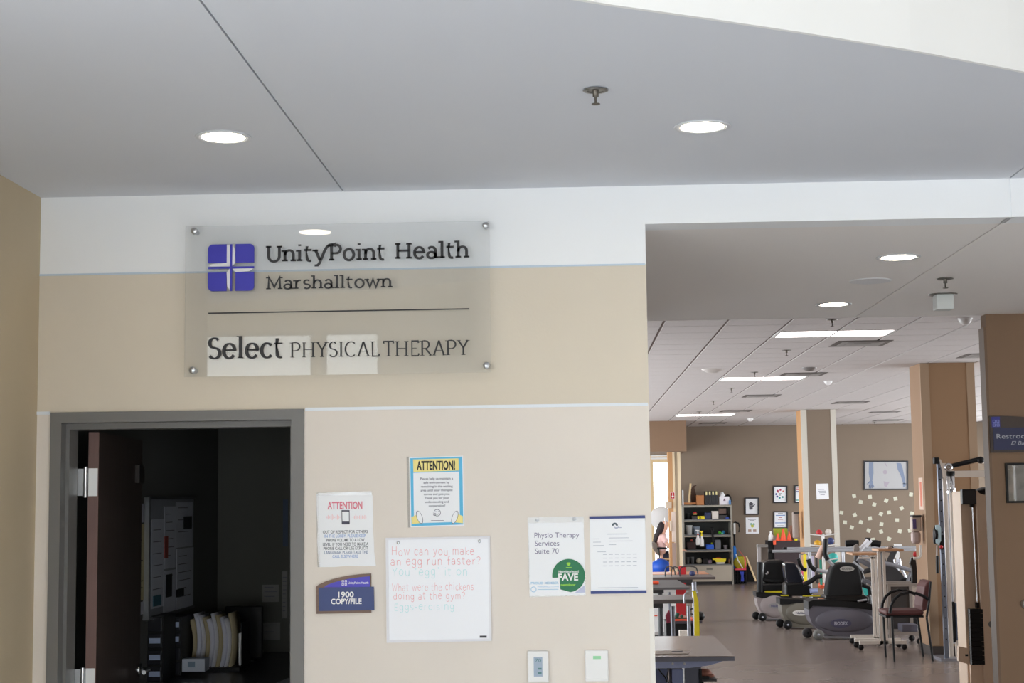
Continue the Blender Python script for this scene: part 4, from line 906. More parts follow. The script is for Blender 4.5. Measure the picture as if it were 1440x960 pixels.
# --- further adjustable tables (all cut off by the lobby wall on the left)
def table(label, pr, py, Y, dep, th, m, posts, zleft=-.2, corner=0, under=None):
    zt = at(pr, py, Y)[1]; x1 = at(pr, py, Y)[0]; x0 = at(900, py, Y)[0]-.6
    t = thing('work_table', label, 'table', ((x0+x1)/2, Y+dep/2, 0))
    pl_ = [(x0, Y), (x1, Y), (x1, Y+dep), (x0, Y+dep)] if not corner else [(x0, Y), (x1-corner*.0, Y), (x1-corner, Y+dep), (x0, Y+dep)]
    MB().prismz(pl_, zt-th, zt).build('tabletop', m, parent=t)
    MB().box(x0+.2, x1-.35, Y+.05, Y+dep-.1, zt-th-.05, zt-th).build('under_frame', DGREY, parent=t)
    for a, b, mm in posts:
        xa, xb = at(a, py, Y+.3)[0], at(b, py, Y+.3)[0]; r = (xb-xa)/2
        MB().tube([((xa+xb)/2, Y+.3, .06), ((xa+xb)/2, Y+.3, zt-th-.05)], r, 14).build('leg', mm, parent=t)
        MB().box((xa+xb)/2-.3, (xa+xb)/2+.04, Y+.1, Y+.5, 0, .06, bev=.01).build('foot', DGREY, parent=t)
    return t, zt
GT = col('grey_tube', (110, 112, 120), .3, metal=.6); LG = col('light_grey_tube', (164, 166, 176), .3, metal=.6); DT = col('dark_tube', (50, 52, 54), .4)
TL = col('dark_brown_laminate', (78, 68, 66), .4)
table('dark edged table with two tube legs behind the nearest grey table', 976, 842.5, 18.0, .9, .045, TL, ((942.5, 948.5, GT), (965.5, 970.5, LG)))
tb3, z3 = table('charcoal tabletop with slanted right end, carrying an orange object', 970, 825.5, 21.5, 2.0, .03, col('charcoal_top', (84, 82, 82), .6), ((924.5, 931.5, DT), (939.5, 943, GT)), corner=.04)
table('thin dark table with a grey leg in front of the drawer cabinet', 1006, 811, 24.6, .9, .035, TL, ((972.5, 979, LG),))
table('orange wood topped table behind the thin dark table', 997, 806.5, 27.0, .9, .04, col('orange_wood', (206, 144, 108), .4), ((950, 953, GT),))
c = G(921, 822, z3); one('orange_block', 'small orange pad on the charcoal tabletop at the wall edge', 'pad', ORNG, MB().box(c.x-.09, c.x+.065, 22.3, 22.45, z3, z3+.045, bev=.015))
# wire loops standing on the tables
k = MB()
for a, b in ((935.5, 941), (944, 947), (956, 973)):
    ptube(k, [(a, 813), (a, 802), (a+2, 797.5), (a+5, 796.5), (b+2, 796.5), (b+6, 798), (b+8, 803), (b+8.5, 808)], 24.9, .010)
one('wire_arm', 'dark bent metal arms rising from the thin dark table', 'metal arms', DGREY, k)
one('clamp_ball', 'dark blue knob at the foot of the bent arms', 'knob', col('dark_blue_knob', (50, 56, 96), .4), MB().ball(P(973.5, 806, 24.7), .05, .04, .04))
# red hanging pad, yellow band on its ring
rd = MB(); ppoly(rd, [(954.5, 796.5), (957, 795.5), (963, 796), (965, 798), (964.5, 865.5), (947, 865.5), (950, 828), (953.5, 810)], 25.7, .05)
one('red_pad', 'red upright pad between the tables at the left of the gym', 'pad', REDM, rd)
rg_ = thing('band_hook', 'bright metal hook ring with a grey post carrying the yellow band', 'hook', (P(976, 830, 17.6).x, 17.6, 0))
k = MB(); ptube(k, [(962, 848), (962.5, 836), (966, 832), (973, 830.5), (980, 830.5), (981, 833)], 17.6, .008); k.build('ring', LG, parent=rg_)
MB().tube([P(976.5, 832, 17.68), (P(976.5, 832, 17.68).x, 17.68, 0)], .02, 12).build('post', GT, parent=rg_)
yb = MB(); ppoly(yb, [(973, 830.2), (978.5, 830), (980.2, 838), (982.2, 845), (983, 860), (984, 900), (983.8, 935), (976.6, 935), (976.4, 860), (976.2, 845), (975, 836)], 17.55, .012)
one('yellow_band', 'wide yellow exercise band hanging from the metal hook ring', 'exercise band', YELM, yb)
# dark crate of things under the tables
cr = thing('black_crate', 'black crate with a dark lid standing behind the table legs', 'crate', P(960, 880, 20.2))
MB().pbox(937, 874, 984, 900, 20.3, .5, floor=True).build('body', BLACK, parent=cr)
MB().pbox(948, 873, 987.5, 876.5, 20.2, .6).build('lid', col('plum_grey_lid', (64, 56, 66), .5), parent=cr)
one('orange_board', 'orange edged board lying on the black crate lid', 'board', ORNG, MB().pbox(949, 870.3, 976, 872.8, 20.25, .4))
k = MB(); zc = at(955, 870.2, 20.3)[1]; xx, _ = at(953.5, 868, 20.3)
k.box(xx-.05, xx+.12, 20.3, 20.36, zc, zc+.02, bev=.004).tube([(xx-.02, 20.33, zc+.02), (xx, 20.33, zc+.075)], .028, 10).tube([(xx+.04, 20.33, zc+.02), (xx+.06, 20.33, zc+.05)], .02, 10)
one('green_gripper', 'dark green rubber object on the orange board', 'rubber toy', col('dark_green_rubber', (28, 82, 66), .5), k)
k = MB(); ppoly(k, [(936, 866), (938, 862), (941, 857), (942, 862), (943, 875), (938, 876)], 20.24, .06); one('maroon_cloth', 'dark maroon cloth hanging over the left end of the black crate', 'cloth', col('maroon_cloth', (108, 26, 46), .8), k)
k = MB(); zb2 = at(985, 873, 20.25)[1]; c = P(985, 866, 20.35); k.ball((c.x, c.y, c.z), .055, .08, .06); ptube(k, [(981, 864), (971, 863), (969.5, 859), (972, 856), (977, 855.5), (980, 860)], 20.3, .010)
one('black_bag', 'black bag with a looped strap on the right end of the crate', 'bag', BLACKV, k)
k = MB().pbox(955.5, 886.5, 971.5, 896, 19.9, .12, floor=True); one('white_carton', 'white printed carton in front of the black crate', 'box', col('white_carton', (222, 214, 204), .6, noise=.08, nscale=40), k)
wc = thing('daylight_patch_box', 'low white box added to stand for the bright daylight behind the tables', 'cabinet', (P(931, 880, 23.2).x, 23.3, 0))  # plain white box added in place of the bright daylight patch
MB().pbox(905, 829, 951, 893, 23.2, .6, floor=True).build('body', col('glossy_white', (250, 250, 250), .5), parent=wc)
MB().pbox(918, 864.5, 924.5, 866.2, 23.18, .02).build('handle', ORNG, parent=wc)

# --- bay with the seated person
Yp = 35.05
ball = MB().ball((P(927, 793, 31.5).x, 31.6, .62), .3, .3, .3, 24, 16)
st = thing('exercise_ball_chair', 'blue plastic ball chair with black stand beside the office chair', 'ball chair', (P(929, 800, 34.5).x, 34.5, 0))
k = MB(); cx_, cz_ = at(929, 797, 34.5); k.ball((cx_, 34.5, cz_), .22, .22, .18, 20, 14); k.build('ball', BLUEM, parent=st)
MB().lathe([(.24, 0), (.26, .05), (.25, cz_-.16), (.23, cz_-.12)], (cx_, 34.5, 0), 'z', 24).build('ring_base', col('bright_blue_base', (44, 110, 226), .4), parent=st)
ch = thing('office_chair', 'grey office chair with armrests under the seated woman', 'chair', (P(921, 790, Yp).x+.05, Yp, 0))
xc = P(923, 770, Yp).x
FAB = col('warm_grey_fabric', (120, 110, 100), .9)
k = MB(); pb = [(917, 763), (920, 761.5), (923, 764), (925.5, 770), (927, 776), (926.5, 780), (923, 778), (919, 772)]; ppoly(k, pb, Yp-.22, .44).build('backrest', FAB, parent=ch)
MB().pbox(925, 784.6, 943, 787.6, Yp-.22, .44, bev=.02).build('seat', col('orange_beige_seat', (196, 160, 120), .8), parent=ch)
for dy in (-.26, .24):
    k = MB(); ptube(k, [(924, 771), (926, 770.5), (938, 770.5)], Yp+dy, .018); ptube(k, [(926.5, 771), (927.5, 784)], Yp+dy, .014); k.build('armrest', BLACK, parent=ch)
zs = at(934, 787.6, Yp)[1]; xs_ = P(934, 785, Yp).x
MB().tube([(xs_, Yp, .12), (xs_, Yp, zs)], .03, 10).build('gas_post', DGREY, parent=ch)
for i in range(5):
    a = 2*math.pi*i/5; k = MB().tube([(xs_, Yp, .14), (xs_+.3*math.cos(a), Yp+.3*math.sin(a), .07)], .022, 8); k.ball((xs_+.3*math.cos(a), Yp+.3*math.sin(a), .035), .035, .035, .035, 10, 8); k.build('base_leg', DGREY, parent=ch)
# the woman: one skinned body, clothes and hair as children
def skin_mesh(name, verts, edges, m, parent=None, root=0, sub=2, **kw):
    me = bpy.data.meshes.new(name); me.from_pydata([tuple(v[0]) for v in verts], edges, [])
    o = bpy.data.objects.new(name, me); SC.collection.objects.link(o)
    md = o.modifiers.new('s', 'SKIN'); md.use_smooth_shade = True
    for i, v in enumerate(verts):
        r = v[1]; o.data.skin_vertices[0].data[i].radius = (r, r) if not isinstance(r, tuple) else r
    o.data.skin_vertices[0].data[root].use_root = True
    if sub: o.modifiers.new('d', 'SUBSURF').levels = sub; o.modifiers['d'].render_levels = sub
    dg = bpy.context.evaluated_depsgraph_get(); dg.update()
    m2 = bpy.data.meshes.new_from_object(o.evaluated_get(dg)); bpy.data.objects.remove(o); bpy.data.meshes.remove(me)
    m2.name = name; m2.materials.clear(); m2.materials.append(m)
    for p in m2.polygons: p.use_smooth = True; p.material_index = 0
    o = bpy.data.objects.new(name, m2); SC.collection.objects.link(o)
    if parent: o.parent = parent
    for a, b in kw.items(): o[a] = b
    return o
zseat = zs+.075; bxp = P(927.5, 770, Yp).x
wm = thing('person', 'dark haired woman in a pale pink top seated sideways in the bright bay', 'person', (bxp, Yp, 0))
def L(x, y, z): return Vector((x, y, z))
zh = zseat; SKIN = col('light_skin', (226, 176, 152), .55)
V = []; E = []
def vtx(p, r, par=None):
    V.append((p, r)); 
    if par is not None: E.append((par, len(V)-1))
    return len(V)-1
pel = vtx(L(0, 0, zh), .13); wst = vtx(L(.02, 0, zh+.16), .115, pel); chs = vtx(L(.06, 0, zh+.36), .135, wst); nb = vtx(L(.085, 0, zh+.50), .06, chs)
nk = vtx(L(.10, 0, zh+.56), .048, nb); hd1 = vtx(L(.125, 0, zh+.645), .078, nk); hd2 = vtx(L(.125, 0, zh+.73), .088, hd1); hd3 = vtx(L(.115, 0, zh+.79), .06, hd2)
for sy in (-1, 1):
    sh_ = vtx(L(.07, .17*sy, zh+.45), .052, chs); el = vtx(L(.20, .22*sy, zh+.22), .040, sh_); wr = vtx(L(.42, .17*sy, zh+.155), .026, el); hand = vtx(L(.48, .16*sy, zh+.15), .030, wr); 
    for kf, (oy, ln) in enumerate(((-.027, .075), (-.009, .085), (.009, .08), (.026, .065))):
        a = vtx(L(.515, .16*sy+oy, zh+.15), .009, hand); b = vtx(L(.515+ln*.5, .16*sy+oy*1.2, zh+.148), .0085, a); vtx(L(.515+ln*.9, .16*sy+oy*1.2, zh+.128), .0075, b)
    a = vtx(L(.49, .16*sy-.035*sy, zh+.14), .010, hand); vtx(L(.53, .16*sy-.05*sy, zh+.13), .009, a)
    hp = vtx(L(.10, .09*sy, zh-.02), .085, pel); kn = vtx(L(.42, .11*sy, zh+.0), .062, hp); an = vtx(L(.30, .11*sy, .10), .038, kn); vtx(L(.42, .11*sy, .04), .030, an)
body = skin_mesh('body', V, E, SKIN, wm)
nf = MB().ball((bxp+.222, Yp, zh+.685), .016, .013, .022, 8, 6)
for sy in (-1, 1): nf.ball((bxp+.13, Yp+.082*sy, zh+.69), .02, .01, .03, 8, 6)
nf.build('nose_and_ears', SKIN, parent=wm)
k = MB()
for sy in (-1, 1): k.ball((bxp+.205, Yp+.032*sy, zh+.715), .010, .010, .007, 8, 6)
k.build('eyes', col('eye_dark', (40, 26, 22), .3), parent=wm)
MB().ball((bxp+.207, Yp, zh+.645), .010, .024, .006, 8, 6).build('mouth', col('lip_rose', (176, 84, 84), .5), parent=wm)
V2 = [(L(0, 0, zh+.02), .145), (L(.02, 0, zh+.16), .13), (L(.06, 0, zh+.36), .150), (L(.08, 0, zh+.475), .085)]; E2 = [(0, 1), (1, 2), (2, 3)]
for sy in (-1, 1):
    n = len(V2); V2 += [(L(.07, .175*sy, zh+.44), .072), (L(.15, .21*sy, zh+.31), .06)]; E2 += [(2, n), (n, n+1)]
skin_mesh('pink_top', V2, E2, col('pale_pink_knit', (244, 204, 198), .9), wm)
V3 = [(L(0, 0, zh-.02), .145)]; E3 = []
for sy in (-1, 1):
    n = len(V3); V3 += [(L(.12, .095*sy, zh-.02), .098), (L(.43, .11*sy, zh+.0), .075), (L(.31, .11*sy, .14), .055)]; E3 += [(0, n), (n, n+1), (n+1, n+2)]
skin_mesh('dark_trousers', V3, E3, col('navy_trousers', (32, 32, 48), .8), wm)
for sy in (-1, 1): MB().ball((bxp+.39, Yp+.11*sy, .035), .13, .045, .035, 12, 8).build('shoe', BLACK, parent=wm)
HAIR = col('dark_brown_hair', (34, 20, 24), .6)
V4 = [(L(.105, 0, zh+.765), .098), (L(.06, 0, zh+.68), .095), (L(.00, 0, zh+.55), .09), (L(-.07, 0, zh+.40), .075), (L(-.11, 0, zh+.28), .045)]
skin_mesh('hair', V4, [(0, 1), (1, 2), (2, 3), (3, 4)], HAIR, wm)
MB().lathe([(.098, -.012), (.106, 0), (.098, .012)], (bxp+.135, Yp, zh+.765), 'x', 20).build('headband', WHITEP, parent=wm)
# big white round lamp shade and orange dish behind her
k = MB(); cx_, cz_ = at(930, 728, 35.95); k.lathe([(0, -.02), (.22, -.015), (.255, 0), (.26, .04), (0, .05)], (cx_, 35.95, cz_), 'y', 36)
rl = thing('round_screen', 'large white round disc on a stand behind the seated woman', 'lamp', (cx_, 35.95, 0))
k.build('disc', WHITEP, parent=rl); MB().tube([(cx_, 35.99, .03), (cx_, 35.99, cz_-.22)], .02, 10).build('stand', WHITEP, parent=rl); MB().lathe([(.2, 0), (.2, .03), (0, .035)], (cx_, 35.96, 0), 'z', 24).build('foot', WHITEP, parent=rl)
dk = thing('desk', 'white desk in the bright bay in front of the seated woman', 'desk', (P(945, 770, 35).x, 35, 0))
zd = zh+.115; xd0 = bxp+.34
MB().box(xd0, xd0+.12, 34.8, 35.4, zd-.03, zd).build('desktop', WHITEP, parent=dk)
for yy in (34.82, 35.34): MB().box(xd0+.08, xd0+.12, yy, yy+.04, 0, zd-.03).build('leg', LG, parent=dk)
zo = at(935, 735.5, 35.7)[1]
hs = thing('orange_dish', 'flat orange dish on a thin stand behind the woman\u2019s head', 'dish', (P(936, 737, 35.7).x, 35.65, 0))
MB().lathe([(0, 0), (.09, 0), (.125, .03), (.115, .03), (0, .01)], (P(936.5, 737, 35.7).x, 35.65, zo-.01), 'z', 24).build('dish', ORNG, parent=hs)
MB().tube([(P(938, 737, 35.7).x, 35.65, 0), (P(938, 737, 35.7).x, 35.65, zo-.01)], .012, 8).build('stand', WHITEP, parent=hs)
# things on the posts
sgn = thing('extinguisher_sign', 'small red and white sign with an arrow on the wooden post', 'sign', P(946, 701, yp-.01))
MB().pbox(943, 691.5, 949, 701.5, yp-.012, .01).build('plate', WHITEP, parent=sgn)
MB().pbox(943.6, 692.2, 948.4, 700.8, yp-.014, .002).build('red_field', REDM, parent=sgn)
k = MB(); ppoly(k, [(945.6, 693), (946.6, 693), (946.6, 697), (948, 697), (946.1, 700), (944.3, 697), (945.6, 697)], yp-.0155, .001); k.build('arrow', WHITEP, parent=sgn)
BG = col('beige_plastic', (206, 188, 168), .5)
one('wall_dispenser', 'beige box high on the left side of the post, under the red sign', 'dispenser', BG, MB().pbox(936.2, 705.4, 944.5, 714.5, yp-.1, .1, bev=.01))
k = MB().pbox(944.6, 719, 950.4, 762, yp-.04, .035, bev=.01); one('pale_panel', 'tall pale panel on the lower part of the post', 'panel', col('pale_pink_panel', (214, 196, 184), .5), k)
one('taupe_panel', 'taupe kick panel at the bottom of the post', 'panel', col('taupe_panel', (160, 138, 128), .6), MB().pbox(945.6, 763, 951, 800, yp-.04, .035))
one('small_dispenser', 'small beige dispenser low on the post beside the disc', 'dispenser', BG, MB().pbox(942.2, 732, 944.8, 747, yp-.08, .08, bev=.01))

# --- tall open shelf unit against the far wall
Yc = 35.55
CABM = col('grey_beige_metal', (150, 146, 136), .5); INN = col('dark_cabinet_inside', (66, 68, 66), .7); DRW = col('beige_drawer_front', (190, 180, 164), .5)
cbx0, cbx1 = at(960.5, 760, Yc)[0], at(1030.5, 760, Yc)[0]
sh_ = thing('shelf_unit', 'tall beige metal shelf unit full of therapy supplies at the far wall', 'shelf', ((cbx0+cbx1)/2, Yc+.3, 0))
zz = lambda py: at(995, py, Yc)[1]
MB().box(cbx0, cbx0+.035, Yc, YF-.02, 0, zz(710)).build('side_panel', CABM, parent=sh_)
MB().box(cbx1-.035, cbx1, Yc, YF-.02, 0, zz(710)).build('side_panel', CABM, parent=sh_)
MB().box(cbx0+.035, cbx1-.035, YF-.05, YF-.02, 0, zz(710)-.04).build('back_panel', INN, parent=sh_)
MB().box(cbx0, cbx1, Yc-.005, YF-.02, zz(710)-.045, zz(710)).build('top_panel', CABM, parent=sh_)
rows = {}
for nm, py in (('a', 730), ('b', 751.5), ('c', 772.5), ('d', 793)):
    z = zz(py); rows[nm] = z
    MB().box(cbx0+.035, cbx1-.035, Yc+.01, YF-.05, z-.03, z).build('shelf', col('shelf_grey', (104, 106, 108), .5), parent=sh_)
    MB().box(cbx0+.035, cbx1-.035, Yc-.004, Yc+.01, z-.05, z-.025).build('shelf_lip', col('shelf_lip_beige', (164, 156, 142), .5), parent=sh_)
dr = MB().box(cbx0+.04, cbx1-.04, Yc-.008, Yc+.02, .07, zz(796)).build('drawer', DRW, parent=sh_)
MB().pbox(993.5, 798, 1002, 801, Yc-.014, .006).build('handle', col('drawer_pull', (130, 126, 120), .4, metal=.5), parent=dr)
MB().box(cbx0+.035, cbx1-.035, Yc+.04, YF-.06, 0, .07).build('plinth', DGREY, parent=sh_)
ztop_ = zz(710)
def item(name, label, cat, m, px0, px1, pyt, zb, d=.18, bev=.01, yy=Yc+.06, group=None):
    x0, x1 = at(px0, 740, yy)[0], at(px1, 740, yy)[0]; zt_ = at((px0+px1)/2, pyt, yy)[1]
    return one(name, label, cat, m, MB().box(x0, x1, yy, yy+d, zb+.001, zt_, bev=bev), group)
def round_item(name, label, cat, m, px, rpx, pyt, zb, yy=Yc+.2, taper=.85, lid=None, group=None):
    x = at(px, 740, yy)[0]; r = rpx*yy/FPX; zt_ = at(px, pyt, yy)[1]; h = zt_-zb
    t = thing(name, label, cat, (x, yy, zb), group)
    MB().lathe([(0, .001), (r*taper, .001), (r, h*.93), (r*1.04, h*.93), (r*1.04, h), (0, h)], (x, yy, zb), 'z', 20).build('body', m, parent=t)
    if lid: MB().lathe([(r*.9, h), (r*.8, h+r*.5), (0, h+r*.75)], (x, yy, zb), 'z', 20).build('lid', lid, parent=t)
    return t
BIND = col('black_binder', (34, 34, 38), .5); KRAFT = col('kraft_cardboard', (178, 118, 74), .8)
for i in range(4):
    yy = Yc+.08; x0, x1 = at(991.3+i*4.7, 700, yy)[0], at(995.7+i*4.7, 700, yy)[0]; zt_ = at(1000, 690.3, yy)[1]
    t = thing('binder', ('first', 'second', 'third', 'last')[i]+' black binder from the left on top of the shelf unit', 'binder', ((x0+x1)/2, yy+.12, ztop_), 'black binders on top of the shelf unit')
    MB().box(x0, x1, yy, yy+.26, ztop_+.001, zt_, bev=.006).build('cover', BIND, parent=t)
    MB().box(x0+.018, x1-.018, yy-.002, yy, at(1000, 695.8, yy)[1], at(1000, 690.6, yy)[1]-.004).build('spine_label', col('cream_label', (232, 220, 160), .6), parent=t)
item('kraft_box', 'brown cardboard box on top of the shelf unit left of the binders', 'box', KRAFT, 980.8, 991, 696, ztop_, .25)
tx = thing('tissue_box', 'white tissue box with a tissue sticking out, on top of the shelf unit', 'box', P(1018, 709, Yc+.1))
x0, x1 = at(1011.4, 700, Yc+.1)[0], at(1025.6, 700, Yc+.1)[0]; zt_ = at(1018, 698, Yc+.1)[1]
MB().box(x0, x1, Yc+.1, Yc+.24, ztop_+.001, zt_, bev=.006).build('carton', col('tissue_carton', (232, 228, 236), .6), parent=tx)
MB().add([(x0+.03, Yc+.15, zt_), (x0+.11, Yc+.15, zt_), (x0+.14, Yc+.17, zt_+.03), (x0+.09, Yc+.16, zt_+.11), (x0+.05, Yc+.18, zt_+.10), (x0+.01, Yc+.2, zt_+.04)], [(0, 1, 3), (1, 2, 3), (0, 3, 4), (0, 4, 5)]).build('tissue', PAPER, parent=tx)
ppoly(MB(), [(1017, 704), (1018.5, 700.5), (1020.5, 704)], Yc+.0985, .001).build('print', col('purple_grey_print', (120, 96, 116), .6), parent=tx)
k = MB(); x0, z0 = at(1024, 700, Yc+.3); k.ball((x0, Yc+.4, ztop_+.12), .09, .08, .12); one('black_pouch', 'black rounded pouch behind the tissue box on the shelf unit', 'pouch', BLACKV, k)
item('blue_packet', 'small blue packet right of the tissue box on the shelf unit', 'packet', col('sky_blue_packet', (84, 140, 196), .5), 1026, 1028.8, 703, ztop_, .1)
es = thing('wooden_stand', 'slanting wooden stand on a flat base at the left of the shelf top', 'stand', P(972, 709, Yc+.15))
k = MB(); ppoly(k, [(968, 706.5), (970.6, 679.5), (972.4, 679.5), (970.4, 706.5)], Yc+.15, .2); k.build('board', WOOD, parent=es)
MB().pbox(962.5, 706.3, 979.5, 709.2, Yc+.12, .28).build('base', KRAFT, parent=es)
k = MB(); ppoly(k, [(970.5, 690), (974.5, 683), (980.5, 681), (976.5, 685.5), (979, 696), (980, 709.8), (973, 709.8)], Yc+.42, .1); one('dark_leather_flap', 'dark brown folded leather piece behind the wooden stand', 'leather piece', col('dark_leather', (76, 52, 40), .6), k)
item('white_tube', 'thin white tube standing at the left edge of the shelf top', 'tube', col('pale_tube', (206, 214, 222), .4), 960.6, 962.2, 689, ztop_, .05)
A_, B_, C_, D_ = rows['a'], rows['b'], rows['c'], rows['d']
round_item('candy_jar', 'yellow banded jar with a red domed lid on the top shelf', 'jar', col('yellow_white_jar', (232, 212, 130), .5), 977.6, 3.1, 721.5, A_+.10, lid=col('red_lid', (214, 58, 62), .4))
item('jar_riser', 'dark box under the red lidded jar on the top shelf', 'box', DGREY, 973.5, 981, 725.2, A_, .2)
for i in range(4): item('yellow_block', ('first', 'second', 'third', 'fourth')[i]+' yellow block of the row on the top shelf', 'block', YELM, 981.4+i*2.6, 983.2+i*2.6, 725.2, A_, .06, .004, group='yellow blocks on the top shelf')
item('navy_bin', 'dark navy bin right of the yellow blocks on the top shelf', 'bin', col('navy_bin', (40, 50, 84), .5), 991.6, 1000, 720.4, A_)
item('white_bin', 'white notched bin in the middle of the top shelf', 'bin', OFFW, 1001.6, 1010.8, 718.2, A_)
item('brown_box', 'dull brown box in the upper right of the top shelf', 'box', col('dull_brown', (96, 78, 70), .7), 1011.8, 1022, 714.6, A_+.12, .2)
item('dark_tray', 'dark tray carrying the dull brown box on the top shelf', 'tray', DGREY, 1011.4, 1023, 723.7, A_)
item('blue_case', 'small blue case at the right end of the top shelf', 'case', col('deep_blue', (44, 70, 150), .5), 1021, 1025.6, 726.6, A_, .1, yy=Yc+.02)
round_item('dark_jar', 'dark glass jar at the left end of the top shelf', 'jar', col('smoky_jar', (56, 58, 58), .2), 968, 3, 721, A_)
round_item('white_tub', 'white tub with a yellow bottom edge on the second shelf', 'tub', col('white_tub', (228, 228, 226), .5), 969, 4.5, 738.4, B_)
round_item('blue_grey_tub', 'cloudy blue grey tub beside the white tub on the second shelf', 'tub', col('cloudy_tub', (156, 170, 186), .4), 979.6, 4.5, 740.4, B_)
def sball(label, m, px, py, r, yy=Yc+.2, zb=None, group=None, name='ball'):
    c = P(px, py, yy); r = r*yy/FPX
    if zb is not None: c.z = zb+r
    return one(name, label, 'ball', m, MB().ball(c, r, r, r, 18, 12), group)
sball('lime green ball on the second shelf', col('lime_rubber', (98, 206, 58), .4), 1012, 745, 2.2, zb=B_)
sball('blue ball beside the lime green ball on the second shelf', col('azure_rubber', (52, 140, 200), .4), 1017.2, 743.6, 2.5, zb=B_)
sball('small mint ball in front of the blue ball on the second shelf', col('mint_rubber', (96, 206, 150), .4), 1015.4, 747.4, 1.4, yy=Yc+.08, zb=B_)
k = MB(); ppoly(k, [(999.8, 744), (1002.6, 744), (1003.4, 752), (1005, 762), (1002.4, 762), (1000.6, 753)], Yc-.02, .015); k.lathe([(.03, 0), (.045, .01), (.03, .02)], P(1001, 743.6, Yc-.02), 'y', 14); one('black_strap', 'black strap hanging over the second shelf edge', 'strap', BLACKV, k)
for i, (px, m2) in enumerate(((981.6, REDM), (987, YELM))):
    yy = Yc-.07; x = at(px, 760, yy)[0]; zt_ = at(px, 752 if i == 0 else 753.5, yy)[1]; zb_b = at(px, 766 if i == 0 else 768, yy)[1]
    t = thing('spray_bottle', ('white spray bottle with a red collar hanging on the shelf edge', 'white spray bottle with a yellow trigger hanging on the shelf edge')[i], 'bottle', (x, yy, zb_b), 'spray bottles hanging on the shelf unit')
    MB().lathe([(0, 0), (.042, 0), (.046, .02), (.046, (zt_-zb_b)*.55), (.02, (zt_-zb_b)*.9), (.018, zt_-zb_b)], (x, yy, zb_b), 'z', 16).build('body', WHITEP, parent=t)
    MB().lathe([(.02, 0), (.02, .03), (.014, .045), (.012, .09)], (x, yy, zt_), 'z', 12).box(x-.045, x+.03, yy-.015, yy+.015, zt_+.085, zt_+.115).build('trigger', m2 if i else WHITEP, parent=t)
    MB().lathe([(.022, 0), (.022, .02)], (x, yy, zt_), 'z', 12).build('collar', m2, parent=t)
item('brown_bag', 'dark brown bag at the left of the third shelf', 'bag', col('dark_brown_bag', (60, 44, 44), .8), 965.6, 978, 761.5, C_, .25, .03)
sball('small coral ball on top of the dark brown bag', col('coral_rubber', (196, 90, 80), .6), 972.6, 759.6, 1.8, zb=at(972, 761.5, Yc+.2)[1])
bk = item('blue_basket', 'blue plastic basket on the third shelf', 'basket', BLUEM, 992.6, 1003, 765.4, C_)
sball('yellow green ball in the blue basket', col('yellow_green', (190, 206, 60), .5), 1001.2, 763.4, 1.6, yy=Yc+.16, zb=at(1001, 765.4, Yc+.16)[1])
item('grey_box', 'tall grey box on the third shelf right of the blue basket', 'box', col('mid_grey_box', (104, 106, 112), .6), 1005, 1013, 758.8, C_)
round_item('white_jar', 'white jar with a lilac base at the right of the third shelf', 'jar', col('white_lilac', (224, 218, 230), .5), 1019.6, 2.8, 766.2, C_)
sball('cream ball on the bottom shelf', col('cream_rubber', (216, 208, 184), .6), 983.2, 788, 4, zb=D_)
round_item('glass_jar', 'greyish glass jar at the left of the bottom shelf', 'jar', col('grey_glass', (112, 114, 112), .2), 966, 2.6, 783.5, D_)
round_item('steel_jar', 'pale grey jar second from the left on the bottom shelf', 'jar', col('pale_grey_jar', (140, 140, 142), .3), 972.6, 2.2, 783, D_)
item('dark_box', 'dark box right of the cream ball on the bottom shelf', 'box', BLACK, 988, 994, 785, D_)
item('mauve_box', 'small mauve box on the bottom shelf', 'box', col('mauve_box', (112, 96, 108), .6), 995, 999.6, 787, D_)
yt_ = thing('yellow_tray', 'yellow tray stack on the bottom shelf', 'tray', P(1012, 792, Yc+.1))
k = MB(); ppoly(k, [(1002.4, 785), (1021.4, 785.4), (1020, 790), (1007, 790), (1006, 787.4), (1003, 787)], Yc+.06, .2); k.build('tray', YELM, parent=yt_)
MB().pbox(1008, 784, 1014, 785.2, Yc+.08, .1).build('orange_insert', ORNG, parent=yt_); MB().box(*[at(p, 790, Yc+.08)[0] for p in (1007.5, 1019)], Yc+.08, Yc+.24, D_+.001, at(1010, 790, Yc+.08)[1]).build('white_base', OFFW, parent=yt_)
item('brown_bottle', 'small brown bottle at the right of the bottom shelf', 'bottle', col('amber_brown', (120, 84, 58), .4), 1023.4, 1025.4, 785.4, D_, .06)

# --- beside the shelf unit
k = MB(); k.pbox(1031.2, 734.6, 1034.4, 751, YF-.12, .1, bev=.02); one('glove_dispenser', 'white wall dispenser at the right of the shelf unit', 'dispenser', WHITEP, k)
k = MB(); ptube(k, [(1031.5, 735.5), (1034, 734), (1038.5, 735.5), (1039.6, 739), (1039.2, 748)], YF-.1, .018); one('black_hose', 'black hose arching over the white wall dispenser', 'hose', BLACK, k)
k = MB(); ptube(k, [(1032.6, 751), (1033, 764), (1034.4, 775), (1038, 796)], YF-.14, .022); one('black_pole', 'black pole leaning at the right side of the shelf unit', 'pole', BLACK, k)
k = MB(); ppoly(k, [(1031.6, 768), (1033.6, 767), (1035.4, 771), (1035.4, 800), (1032, 800)], YF-.3, .15); k2 = one('blue_mat', 'blue rolled mat standing between the shelf unit and the crate', 'mat', col('bright_blue_foam', (38, 128, 224), .6), k)
ct = thing('milk_crate', 'black lattice crate on the floor right of the shelf unit', 'crate', P(1045, 817, 35.6))
xk0, xk1 = at(1033.6, 810, 35.6)[0], at(1063, 810, 35.6)[0]; zk = at(1040, 801.5, 35.6)[1]; xk1 = xk0+.3
xk1 = at(1049, 810, 35.6)[0]
